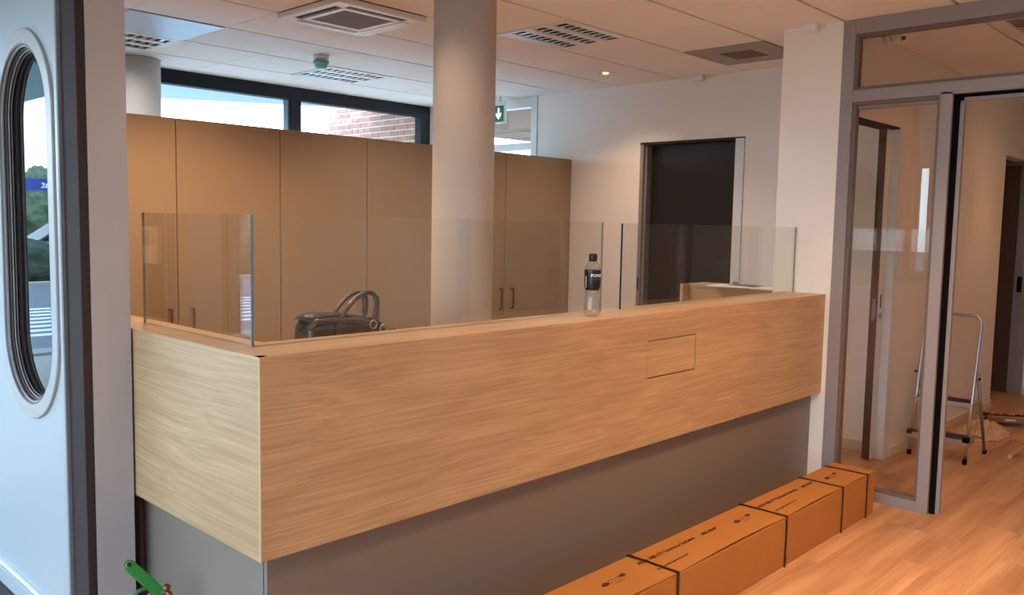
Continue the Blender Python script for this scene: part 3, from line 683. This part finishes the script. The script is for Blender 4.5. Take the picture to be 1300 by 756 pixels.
# exit sign
es = thing('exit_sign', 'green exit sign with white down arrow, half hidden by the big column', 'exit sign', (5.85, 5.85, 2.6))
obj('housing', box(5.85, 5.88, 5.69, 6.02, 2.50, 2.70, bev=.004), M_white, es)
obj('bracket', box(5.85, 5.88, 5.76, 5.95, 2.70, CEIL, bev=.002), M_whiteframe, es)
obj('face', box(5.846, 5.85, 5.70, 6.01, 2.515, 2.665), M_exitg, es)
b = bmesh.new(); cy, cz = 5.762, 2.59
prism(b, [(cy-.012, cz+.055), (cy+.012, cz+.055), (cy+.012, cz-.008), (cy+.034, cz+.012), (cy+.034, cz-.018), (cy, cz-.055), (cy-.034, cz-.018), (cy-.034, cz+.012), (cy-.012, cz-.008)], 'x', 5.843, 5.846)
obj('arrow', b, M_exitw, es, label='white down arrow')

# ================================================================== THINGS ON AND AROUND THE COUNTER
# bottle
BX, BY = 2.822, 2.213
bt = thing('water_bottle', 'clear plastic sports drink bottle with black label and black cap on the counter', 'bottle', (BX, BY, ZT))
prof = [(0, .003), (.022, .001), (.029, .004), (.033, .014), (.034, .03), (.0325, .05), (.0295, .08), (.0285, .095), (.030, .115), (.0335, .128), (.034, .15), (.034, .196), (.0325, .205), (.027, .218), (.018, .233), (.0145, .238), (.0145, .252)]
b = bmesh.new(); lathe(b, prof, (BX, BY, ZT), 40)
for v_ in b.verts:                                    # moulded vertical flutes on the lower half
    h = v_.co.z-ZT
    if .012 < h < .095:
        a = math.atan2(v_.co.y-BY, v_.co.x-BX); k = 1-.045*abs(math.sin(4*a))*min(1, (h-.012)/.02, (.095-h)/.02)
        v_.co.x = BX+(v_.co.x-BX)*k; v_.co.y = BY+(v_.co.y-BY)*k
obj('body', b, M_pet, bt)
b = bmesh.new(); lathe(b, [(.0292, .112), (.0340, .128), (.0346, .150), (.0346, .196)], (BX, BY, ZT), 40); lb = obj('label', b, M_label, bt)
b = bmesh.new(); lathe(b, [(.0165, .238), (.0172, .240), (.0172, .260), (.0155, .264), (0, .264)], (BX, BY, ZT), 32); obj('cap', b, M_cap, bt)
b = bmesh.new(); lathe(b, [(.0146, .232), (.0168, .234), (.0168, .237), (.0146, .238)], (BX, BY, ZT), 32); obj('neck_ring', b, M_cap, bt)
def wrap_text(s, size, z, ang0, name, m, parent, bold=0):
    """lettering wrapped round the bottle; ang0 is the angle where it starts, facing outwards"""
    tb_ = text_bm(s, size, bold, .0002)
    for v_ in tb_.verts:
        a = ang0+v_.co.x/.0350; r = .0350+v_.co.z
        v_.co = Vector((BX+r*math.cos(a), BY+r*math.sin(a), ZT+z+v_.co.y))
    obj(name, tb_, m, parent)
view = math.atan2(-BY, -BX)                             # direction to the camera
wrap_text('POWERADE', .0175, .168, view-.20, 'lettering', M_labelw, lb, .0005)
wrap_text('ION4 ADVANCED', .0075, .157, view-.22, 'lettering', M_labelg, lb)
b = bmesh.new(); bx(b, 0, .020, 0, .0026, -.0003, .0003)
for v_ in b.verts:
    a = view-.15+v_.co.x/.0349; r = .0349+v_.co.z; z = .151+v_.co.y; v_.co = Vector((BX+r*math.cos(a), BY+r*math.sin(a), ZT+z))
obj('lettering', b, M_labelg, lb)
b = bmesh.new()
for k in range(7):                                     # pale vertical print at the left of the label
    q = bmesh.new(); bx(q, 0, .006, 0, .004, -.0003, .0003)
    for v_ in q.verts:
        a = view-.95+v_.co.x/.0349+.0*k; r = .0351+v_.co.z; z = .125+k*.0068+v_.co.y; r -= .0012*max(0, (.140-z)/.02); v_.co = Vector((BX+r*math.cos(a), BY+r*math.sin(a), ZT+z))
    merge(b, q)
obj('lettering', b, M_labelw, lb)

# handbag on the inner desk
hb_ = thing('handbag', 'dark brown and black leather handbag with looped handles behind the long glass screen', 'bag', (1.96, 2.78, .738))
BZ = .7385
b = bmesh.new(); bmesh.ops.create_cube(b, size=1)
bmesh.ops.subdivide_edges(b, edges=b.edges[:], cuts=9, use_grid_fill=True)
for v_ in b.verts:
    x, y, z = v_.co*2                                  # -1..1
    z01 = (z+1)/2
    tp = 1-.30*z01**2
    rr = lambda a: a*(1-.10*abs(a)**6)
    v_.co = Vector((1.955+rr(x)*.20*(1-.03*z01), 2.78+rr(y)*.085*tp*(1-.12*abs(x)**8), BZ+.003+z01*(.452-.055*max(0, (x+.3)/1.3)**2-.05*(max(0, -x)**8))+.006*math.sin(7*x+3*y)*z01))
for f in b.faces: f.smooth = True
obj('body', b, M_leather2, hb_)
b = bmesh.new()
tube(b, [(1.775, 2.712, 1.160), (1.80, 2.712, 1.178), (1.9, 2.712, 1.178), (2.0, 2.715, 1.168), (2.08, 2.72, 1.150), (2.13, 2.735, 1.12)], .011, 8)
obj('piping', b, M_leather, hb_)
b = bmesh.new(); g = []
for i in range(19):
    u = i/18; x = 1.772+u*.372; zt_ = 1.203-.055*max(0, (u-.3)/.7)**2-.020*max(0, (.14-u)/.14)**2
    g.append([b.verts.new((x, 2.78+v*.064, zt_-.016*abs(v)**3+.003*math.sin(9*u))) for v in (-1, -.8, -.4, 0, .4, .8, 1)])
for p_, q_ in zip(g, g[1:]):
    for k in range(6): b.faces.new((p_[k], q_[k], q_[k+1], p_[k+1])).smooth = True
r_ = bmesh.ops.solidify(b, geom=b.faces[:], thickness=.006)
obj('top_flap', b, M_leather, hb_, label='brown top flap')
def loop(y, dz, dx=0):
    pts = []
    for k in range(17):
        a = PI*k/16; s = math.sin(a)
        pts.append((1.975+dx-.085*math.cos(a)+.085*s, y+(.02*s), 1.125+dz+.150*s**.8))
    return pts
b = bmesh.new(); tube(b, loop(2.72, 0), .0105, 8); obj('handle', b, M_leather, hb_)
b = bmesh.new(); tube(b, loop(2.80, -.005, .012), .0085, 8); obj('handle', b, M_leather, hb_)
b = bmesh.new(); tube(b, [(1.76, 2.74, 1.06), (1.735, 2.72, 1.03), (1.725, 2.71, .98), (1.73, 2.70, .9), (1.75, 2.70, .8), (1.77, 2.7, .76)], .009, 8); obj('shoulder_strap', b, M_leather, hb_)
for x, z in ((2.06, 1.15), (2.11, 1.13)):
    b = bmesh.new(); tube(b, [(x+.016*math.cos(a), 2.706, z+.016*math.sin(a)) for a in [2*PI*k/14 for k in range(14)]], .0035, 6, closed=True); obj('buckle', b, M_steel, hb_)
b = bmesh.new(); tube(b, [(2.125, 2.72, 1.10), (2.16, 2.705, 1.115), (2.175, 2.7, 1.095), (2.18, 2.7, 1.05)], [.014, .018, .016, .01], 8); obj('gathered_strap', b, M_leather2, hb_)

# papers on the oak cabinet
def paper(x, y, rot, label, n=1, dark=False, w_=.21, h_=.297, z=1.1755):
    t = thing('paper_sheet', label, 'paper', (x, y, z), 'papers on the oak cabinet')
    b = box(-w_/2, w_/2, -h_/2, h_/2, 0, .002*n); b.transform(Matrix.Translation((x, y, z)) @ Matrix.Rotation(rot, 4, 'Z')); obj('sheet', b, M_paper, t)
    if dark:
        b = box(-w_/2+.003, w_/2-.003, -h_/2+.003, h_/2-.003, .002*n, .002*n+.002); b.transform(Matrix.Translation((x, y, z)) @ Matrix.Rotation(rot, 4, 'Z')); obj('cover', b, M_paperd, t, label='grey printed cover')
paper(5.03, 2.76, .15, 'stack of papers further from the pillar on the oak cabinet', 3, False, .24, .30)
paper(5.05, 2.70, -.15, 'dark printed leaflet lying on the papers on the oak cabinet', 1, True, .14, .2, 1.1822)
paper(5.02, 2.56, .3, 'white paper sheet nearest the pillar overhanging the oak cabinet', 3, False, .22, .14)

# thermostat on the reception side of the left wall
t = thing('thermostat', 'white wall thermostat mirrored in the short glass screen', 'thermostat', (1.2, 3.29, 1.46))
obj('body', box(1.2, 1.222, 3.225, 3.355, 1.38, 1.52, bev=.004), M_white, t); obj('display', box(1.222, 1.224, 3.25, 3.335, 1.45, 1.505), M_grey, t)

# long cardboard package with straps
cb = thing('long_carton', 'long brown cardboard package with four dark straps along the counter base', 'box', (3.2, 1.82, 0))
cx0, cx1, cy0, cy1, cz = 1.55, 4.727, 1.702, 1.935, .238
st = [2.745, 3.655, 4.288, 4.611]
obj('body', box(cx0, cx1, cy0+.003, cy1, 0, cz-.003, bev=.003), M_card, cb)
# front flap: bulges outward a little between the straps, with cut edge
b = bmesh.new(); n = 80; rows = []
stp = [cx0]+st+[cx1]
def bulge(x):
    for p, q_ in zip(stp, stp[1:]):
        if p <= x <= q_: return .013*math.sin(PI*(x-p)/(q_-p))*min(1, (q_-p)/.6)
    return 0
for i in range(n+1):
    x = cx0+(cx1-cx0)*i/n; bu = bulge(x)
    rows.append([b.verts.new((x, y, z)) for y, z in ((cy0+.003, .002), (cy0-.001, .12), (cy0-bu*.25, cz-.008), (cy0-bu*.25+.004, cz-.006), (cy0+.004, .12))])
for a, c in zip(rows, rows[1:]):
    for k in range(4): b.faces.new((a[k], a[k+1], c[k+1], c[k]))
bmesh.ops.recalc_face_normals(b, faces=b.faces); obj('side_flap', b, M_card, cb)
b = bmesh.new(); rows = []
for i in range(n+1):                                   # lid lifts along its front edge between the straps
    x = cx0+(cx1-cx0)*i/n; bu = bulge(x)
    rows.append([b.verts.new((x, y, z)) for y, z in ((cy1, cz-.002), (cy1-.1, cz+.001), (cy0+.0, cz+bu*.75), (cy0+.0, cz+bu*.75-.004), (cy1-.1, cz-.003))])
for a, c in zip(rows, rows[1:]):
    for k in range(4): b.faces.new((a[k], a[k+1], c[k+1], c[k]))
bmesh.ops.recalc_face_normals(b, faces=b.faces); obj('lid_flap', b, M_card, cb)
for x in st:
    b = bmesh.new(); h = .006
    for a in ((x-h, x+h, cy0-.006, cy0-.003, .0, cz+.005), (x-h, x+h, cy0-.006, cy1+.002, cz+.003, cz+.0055), (x-h, x+h, cy1+.001, cy1+.003, 0, cz+.005)): bx(b, *a)
    obj('strap', b, M_strap, cb)
lid = [o_ for o_ in cb.children if o_.name.startswith('lid_flap')][0]
def zl(x, y): return cz+.0016+bulge(x)*.75*max(0, (cy1-.1-y)/(cy1-.1-cy0))
def print_on(s, size, x, y, bold=0, yaw=0):
    q = text_bm(s, size, bold, .0002); q.transform(Matrix.Rotation(yaw, 4, 'Z')); q.transform(Matrix.Translation((x, y, 0)))
    for v_ in q.verts: v_.co.z += zl(v_.co.x, v_.co.y)
    return q
def symbols(x, y):
    q = bmesh.new()
    def poly(pts):
        w_ = bmesh.new(); prism(w_, pts, 'z', 0, .0004); merge(q, w_)
    poly([(x, y+.0), (x+.012, y-.014), (x+.045, y-.010), (x+.05, y+.004), (x+.03, y+.014)])
    poly([(x+.118, y+.012), (x+.155, y+.022), (x+.16, y+.006), (x+.148, y-.002), (x+.125, y+.0)])
    for a in range(4): poly([(x+.055+a*.018, y+.012), (x+.064+a*.018, y+.012), (x+.064+a*.018, y+.008), (x+.055+a*.018, y+.008)])
    for a in range(3): poly([(x+.055+a*.022, y-.004), (x+.068+a*.022, y-.004), (x+.068+a*.022, y-.007), (x+.055+a*.022, y-.007)])
    poly([(x+.052, y-.022), (x+.12, y-.020), (x+.12, y-.022), (x+.052, y-.024)])
    for v_ in q.verts: v_.co.z += zl(v_.co.x, v_.co.y)
    return q
for x in (2.70-.97, 2.70, 3.675): obj('printing', print_on('ASSA ABLOY Entrance Systems', .0315, x, 1.846, .0004), M_ink, lid)
for x in (2.70-.97, 2.70, 3.675): obj('printing', print_on('www.assaabloyentrance.com', .019, x+.01, 1.768), M_ink, lid)
for x in (3.165, 4.135): obj('printing', print_on('ASSA ABLOY', .022, x, 1.845, .0012), M_ink, lid)
for x in (2.43, 3.40, 4.36): obj('printing', symbols(x, 1.828), M_ink, lid)

# ladder
ld = thing('step_ladder', 'small aluminium two-step ladder in the corridor', 'ladder', (6.4, 1.83, 0))
YL, YR = 2.005, 1.648
def fx(z): return 6.185+.20*z
fr = bmesh.new(); pts = [(fx(.015), YR, .015), (fx(.5), YR, .5), (fx(.93), YR, .93)]
for k in range(1, 8): a = PI/2*k/7; pts.append((fx(.93+.06*math.sin(a)), YR+.06*(1-math.cos(a)), .93+.06*math.sin(a)))
for k in range(1, 8): a = PI/2*k/7; pts.append((fx(.99-.06*(1-math.cos(a))), YL-.06+.06*math.sin(a), .99-.06*(1-math.cos(a))))
pts += [(fx(.5), YL, .5), (fx(.015), YL, .015)]
tube(fr, pts, .0115, 10); obj('front_frame', fr, M_alu, ld)
for y in (YR-.012, YL+.012):
    b = bmesh.new(); tube(b, [(fx(.60)+.012, y, .60), (6.60, y+.0, .012)], .0115, 8); obj('rear_leg', b, M_aludull, ld)
b = bmesh.new(); tube(b, [(6.545, YR-.01, .12), (6.545, YL+.01, .12)], .008, 8); obj('rear_brace', b, M_aludull, ld)
obj('step', box(fx(.14)-.05, fx(.14)+.13, YR-.012, YL+.012, .125, .165, bev=.004), M_alu, ld)
obj('step', box(fx(.39)-.02, fx(.39)+.20, YR-.008, YL+.008, .37, .405, bev=.005), M_alu, ld, label='upper platform')
for k, (z, d) in enumerate(((.165, .075), (.405, .09))):
    b = bmesh.new()
    for j in range(5): bx(b, fx(z)-.035+j*.03+(.02 if k else 0), fx(z)-.020+j*.03+(.02 if k else 0), YR+.01, YL-.01, z, z+.002)
    obj('tread', b, M_dframe, ld)
for y in (YR, YL):
    obj('bracket', box(fx(.15)-.056, fx(.15)+.0, y-.018, y+.018, .15, .18, bev=.004), M_black, ld)
    b = bmesh.new(); cyl(b, (fx(0), y), .015, 0, .035, 12); obj('rubber_foot', b, M_black, ld)
    b = bmesh.new(); cyl(b, (6.60, y+(.012 if y > 1.8 else -.012)), .015, 0, .03, 12); obj('rubber_foot', b, M_black, ld)
    b = bmesh.new(); lathe(b, [(0, -.006), (.009, -.006), (.009, .006), (0, .006)], seg=10); b.transform(frame_m((fx(.57)+.01, y+(.026 if y > 1.8 else -.026), .57), (1, 0, 0), (0, 0, 1))); obj('rivet', b, M_black, ld)

# broom
br = thing('broom', 'wide broom with dark brown bristles lying on the corridor floor', 'broom', (7.9, 1.8, 0))
ang = math.atan2(1.40-1.90, 7.95-7.62)
bm4 = Matrix.Translation((7.62, 1.88, 0)) @ Matrix.Rotation(ang, 4, 'Z')
b = box(0, .62, -.025, .03, .028, .075, bev=.008); b.transform(bm4); obj('head', b, M_broomw, br)
b = bmesh.new()
for k in range(190):
    x = .006+.608*(k % 62)/61; s = k//62
    dx = random.uniform(-.012, .012); q = bmesh.new(); bx(q, x-.004, x+.004, .028, .115+random.uniform(-.012, .008), .032+s*.014, .038+s*.014)
    for v_ in q.verts:
        if v_.co.y > .06: v_.co.x += dx; v_.co.z += random.uniform(-.008, .012)
        v_.co.z = max(v_.co.z, .002)
    merge(b, q)
b.transform(bm4); obj('bristles', b, M_bristle, br, kind='stuff')
b = bmesh.new(); tube(b, [(7.80, 1.60, .055), (7.60, 1.40, .045)], .014, 10); obj('socket', b, M_dframe, br)
b = box(.12, .20, -.027, -.0245, .045, .058); b.transform(bm4); obj('sticker', b, M_white, br, label='small white sticker')
# stick end seen at the frame edge
bs = thing('wooden_stick', 'light wooden stick end lying on the corridor floor at the right edge', 'stick', (6.9, 1.3, 0))
b = bmesh.new(); tube(b, [(6.585, 1.47, .0145), (7.55, 1.33, .20)], .0142, 12); obj('shaft', b, M_stick, bs)
b = bmesh.new(); tube(b, [(6.575, 1.4715, .0155), (6.587, 1.4697, .0157)], .0152, 12); obj('end_cap', b, mat('pale_wood_end', (214, 170, 120), .6), bs)

# crumpled plastic
def crumple(cx, cy, rx, ry, h, seed, n=22):
    rnd_ = random.Random(seed); b = bmesh.new(); g = []
    for i in range(n+1):
        for j in range(n+1):
            u, v = i/n*2-1, j/n*2-1; rr = math.hypot(u, v)
            e = max(0, 1-rr**1.6)
            g.append(b.verts.new((cx+u*rx*(1+rnd_.uniform(-.06, .06)), cy+v*ry*(1+rnd_.uniform(-.06, .06)), .003+h*e*rnd_.uniform(.35, 1.05))))
    for i in range(n):
        for j in range(n):
            a = g[i*(n+1)+j]; c = g[(i+1)*(n+1)+j+1]
            if (i/n*2-1)**2+(j/n*2-1)**2 < 1.15: b.faces.new((a, g[(i+1)*(n+1)+j], c)); b.faces.new((a, c, g[i*(n+1)+j+1]))
    loose = [v_ for v_ in b.verts if not v_.link_faces]; bmesh.ops.delete(b, geom=loose, context='VERTS')
    return b
tag(obj('plastic_bag', crumple(7.25, 1.82, .34, .17, .12, 4), M_bag, None, (7.25, 1.82, 0)), 'crumpled translucent plastic sheet on the corridor floor behind the ladder', 'plastic bag')

# green-levered valve stand at the lower left
VX, VY = 1.112, 2.61
vs = thing('valve_standpipe', 'metal tap assembly with green lever standing before the counter, bottom left', 'valve', (VX, VY, 0))
b = bmesh.new(); lathe(b, [(0, 0), (.09, 0), (.09, .012), (.02, .018), (.0135, .03), (.0135, .33), (0, .33)], (VX, VY, 0), 20); obj('pipe', b, M_steel, vs)
b = bmesh.new(); lathe(b, [(0, .32), (.02, .322), (.022, .33), (.022, .352), (.016, .358), (0, .36)], (VX, VY, 0), 8, False); obj('nut', b, M_steel, vs)
b = bmesh.new(); tube(b, [(VX, VY, .35), (VX+.01, VY-.01, .372)], .012, 10); tube(b, [(VX-.04, VY+.01, .352), (VX+.05, VY-.03, .352)], [.016, .019], 12); obj('valve_body', b, M_steel, vs)
b = bmesh.new()
for (x, z, r_) in ((VX+.036, .395, .013), (VX+.045, .372, .010)):
    q = bmesh.new(); bmesh.ops.create_uvsphere(q, u_segments=14, v_segments=10, radius=r_); merge(b, q, Matrix.Translation((x, VY-.045, z)))
for f in b.faces: f.smooth = True
obj('brass_knob', b, M_brass, vs)
# lever: a folded green bar with an eye at its end
Pa = Vector((VX+.014, VY-.05, .388)); Pb = Vector((VX-.075, VY-.01, .502)); d = (Pb-Pa).normalized(); n1 = Vector((-.10, -.85, .35)); n1 = (n1-d*n1.dot(d)).normalized(); s1 = d.cross(n1)
L_ = (Pb-Pa).length; mm = Matrix((d, s1, n1)).transposed().to_4x4(); mm.translation = Pa
b = bmesh.new(); W2 = .017
prof2 = [(0, -W2), (L_*.88, -W2*.86)]+[(L_-.012+.012*math.sin(a), -W2*.8*math.cos(a)) for a in [PI*k/8 for k in range(1, 8)]]+[(L_*.88, W2*.86), (0, W2)]
prism(b, prof2, 'z', 0, .003); q = bmesh.new(); bx(q, 0, L_*.9, -W2, -W2+.003, -.010, 0); bx(q, 0, L_*.9, W2-.003, W2, -.010, 0); bx(q, -.002, .001, -W2, W2, -.014, .003); merge(b, q)
b.transform(mm); obj('green_lever', b, M_green, vs, bevel=.0008, label='green lever handle')
b = bmesh.new(); c = Vector((L_-.016, 0, .004)); tube(b, [mm @ (c+Vector((.009*math.cos(a), .009*math.sin(a), 0))) for a in [2*PI*k/16 for k in range(16)]], .0028, 6, closed=True); obj('eye', b, M_green2, vs)
b = bmesh.new(); bx(b, -.003, .003, -.0085, .0085, 0, .001); q = bmesh.new(); lathe(q, [(0, .0035), (.0065, .0035)], seg=14); q.transform(Matrix.Translation(c)); b.free(); b = q; b.transform(mm); obj('eye_hole', b, M_dgrey, vs)
b = bmesh.new(); tube(b, [(VX-.005, VY-.03, .408), (VX-.045, VY-.03, .404), (VX-.085, VY-.03, .392)], [.007, .006, .004], 8); obj('small_lever', b, M_green2, vs)
b = bmesh.new(); tube(b, [(VX-.035+.022*math.cos(a), VY-.04, .390+.017*math.sin(a)) for a in [2*PI*k/20 for k in range(20)]], .0025, 6, closed=True); obj('ring', b, M_brass, vs)

# ================================================================== OUTSIDE
# brick wing beside the strip window, face x = 5.95 looking left
bw = thing('brick_wall', 'red brick wing wall outside the strip window', 'wall', (6.06, 7.9, 0))
obj('mortar', boxes([(5.957, 6.17, 7.0, 8.72, 0, 3.4)]), M_mortar, bw)
brick = {}
for c in range(18):
    z = 2.05+c*.0625; y = 7.005+(.055 if c % 2 else 0); k = 0; rb = random.Random(c*11)
    if c % 2: pass
    while y < 8.715:
        ln = .10 if rb.random() < .25 else .21
        if y+ln > 8.72: ln = 8.72-y
        if ln < .03: break
        key = round(ln, 3)
        if key in brick: o = dup(brick[key], bw, Vector((5.95, y, z))-bw.location)
        else:
            q = box(0, .06, .0, ln, 0, .051, bev=.003); o = obj('brick', q, M_brick, bw); o.location = Vector((5.95, y, z))-bw.location; o.data.transform(Matrix.Translation(bw.location)); brick[key] = o
        o.location.x += rb.uniform(-.001, .0015); y += ln+.012
# overhang beyond the strip window
b = bmesh.new(); prism(b, [(-1, 7.02), (5.9, 7.02), (5.9, 7.75), (5.5, 8.1), (4.05, 9.0), (1.5, 10.4), (-1, 11.6)], 'z', 2.80, 3.0)
tag(obj('roof_overhang', b, M_soffit, None, (3, 8, 2.8)), 'pale curved roof overhang outside the strip window', 'roof')
# canopy past the white-framed glazing
cn = thing('canopy', 'tan slatted canopy outside the white-framed glazing', 'canopy', (9, 9, 0))
obj('fascia', box(7.2, 14, 7.2, 7.3, 2.95, 4.2), M_tan, cn)
for k in range(8): obj('soffit_panel', box(7.25+k*.85, 8.05+k*.85, 7.32, 10.2, 2.98, 3.02), M_tan, cn)
obj('frame', boxes([(7.2, 14.1, 7.32, 10.3, 3.02, 3.06)]), M_tand, cn)
obj('soffit_board', box(6.175, 9.6, 5.45, 7.1, 2.70, 2.75), M_tan, cn)
for x in (12.2, 13.9): obj('post', box(x, x+.1, 10.0, 10.1, 0, 2.98), M_tand, cn)

# ground, road and street: seen mirrored in the oval pane
struct('ground', boxes([(-60, 60, 5.32, 90, -.16, -.1), (-60, -3.1, -40, 5.32, -.16, -.1), (6.2, 60, 5.4, 5.32+.1, -.16, -.1)]), M_grass, (0, 30, -.1), 'grass verge outside', 'ground')
struct('forecourt', boxes([(-40, 40, 5.33, 10.6, -.1, -.06), (-9, -3.1, -20, 5.33, -.1, -.06)]), M_gravel, (0, 7, -.1), 'gravel forecourt outside the entrance', 'ground')
struct('bounce_ground', box(1.3, 6.0, 7.0, 10.6, -.1, -.02), mat('pale_bounce_paving', (214, 212, 206), .9), (3, 8.5, -.1), 'unseen pale paving outside the strip window, added to bounce daylight in', 'ground')  # unseen pale ground added to bounce daylight up onto the ceiling
rd = struct('road', boxes([(-50, 50, 11.0, 21.0, -.1, -.07)]), M_road, (0, 16, -.1), 'grey asphalt road outside', 'road')
struct('kerb', boxes([(-50, 50, 10.6, 11.0, -.1, -.03), (-50, 50, 21.0, 21.4, -.1, .02)]), M_pave, (0, 16, -.1), 'concrete kerbs of the road', 'kerb')
for k in range(8): obj('crossing_stripe', box(-8, 3, 12.4+k*.5, 12.62+k*.5, -.07, -.066), M_stripe, rd)
def blob(name, cx, cy, cz_, rx, ry, rz, m, label, cat, seed, group=None, trunk=0):
    rnd_ = random.Random(seed); b = bmesh.new(); bmesh.ops.create_icosphere(b, subdivisions=5, radius=1)
    for f in b.faces: f.smooth = True
    ph = [rnd_.uniform(0, 6) for _ in range(6)]
    for v_ in b.verts:
        p = v_.co; k = 1+.12*math.sin(5*p.x+ph[0])*math.sin(4*p.y+ph[1])+.08*math.sin(9*p.z+ph[2])*math.cos(8*p.x+ph[3])+rnd_.uniform(-.07, .07)
        v_.co = Vector((cx+p.x*rx*k, cy+p.y*ry*k, cz_+p.z*rz*k))
    if trunk:
        t = thing(name, label, cat, (cx, cy, -.1), group); obj('crown', b, m, t); q = bmesh.new(); tube(q, [(cx, cy, -.1), (cx+.1, cy, cz_)], [.25, .15], 8); obj('trunk', q, M_bark, t); return t
    o = obj(name, b, m, None, (cx, cy, -.1)); tag(o, label, cat, group); return o
for k, (x, y, r, h, m) in enumerate(((-13.8, 50, 2.2, 3.8, M_tree), (-7.8, 51, 2.2, 4.8, M_tree), (-19.8, 50, 2.2, 3.4, M_tree2), (-25.8, 52, 2.2, 5, M_tree), (-1.8, 53, 2.2, 4.4, M_tree), (-31.8, 52, 2.2, 4.6, M_tree2))):
    blob('street_tree', x, y, h*.45, r, r, h*.55, m, 'leafy tree across the road, mirrored in the oval pane', 'tree', k, 'trees across the road', 1)
for k in range(7): blob('hedge_bush', -16+k*2.9, 23.5, .35, 1.22, .9, .75, M_hedge, 'dark hedge bush beyond the road, mirrored in the oval pane', 'bush', 20+k, 'hedge bushes beyond the road')
def car(x, y, m, label):
    t = thing('parked_car', label, 'car', (x, y, -.07)); z = -.07
    b = bmesh.new(); prism(b, [(x-2.1, z+.25), (x+2.1, z+.25), (x+2.15, z+.7), (x+1.5, z+.88), (x-1.9, z+.92), (x-2.15, z+.7)], 'y', y-.85, y+.85); obj('body', b, m, t, bevel=.06)
    b = bmesh.new(); prism(b, [(x-1.6, z+.92), (x-1.1, z+1.40), (x+.3, z+1.42), (x+1.1, z+.88)], 'y', y-.72, y+.72); obj('cabin', b, M_carg, t, bevel=.05)
    b = box(x-1.05, x+.3, y-.68, y+.68, z+1.42, z+1.46, bev=.015); obj('roof', b, m, t)
    for wx in (x-1.35, x+1.35):
        for wy in (y-.78, y+.78):
            b = bmesh.new(); lathe(b, [(0, -.1), (.32, -.1), (.32, .1), (0, .1)], seg=18); b.transform(frame_m((wx, wy, z+.32), (1, 0, 0), (0, 0, 1))); obj('wheel', b, M_tyre, t)
car(-8.6, 30.5, M_carw, 'small white car parked across the road, mirrored in the oval pane')
car(-7.0, 26.6, M_cars, 'silver car parked behind the hedge, mirrored in the oval pane')
# street name sign
sg = thing('street_sign', 'blue street name sign with white letters, mirrored in the oval pane', 'sign', (-3.6, 18.0, -.07))
obj('plate', box(-4.4, -2.7, 17.97, 18.0, 2.02, 2.24), M_blue, sg)
q = text_bm('straat', .19, .004); q.transform(frame_m((-3.95, 17.965, 2.07), (1, 0, 0), (0, 0, 1))); obj('lettering', q, M_labelw, sg)
for x in (-4.2, -2.9):
    b = bmesh.new(); tube(b, [(x, 18.02, -.07), (x, 18.02, 2.5)], .03, 8); obj('post', b, M_aludull, sg)
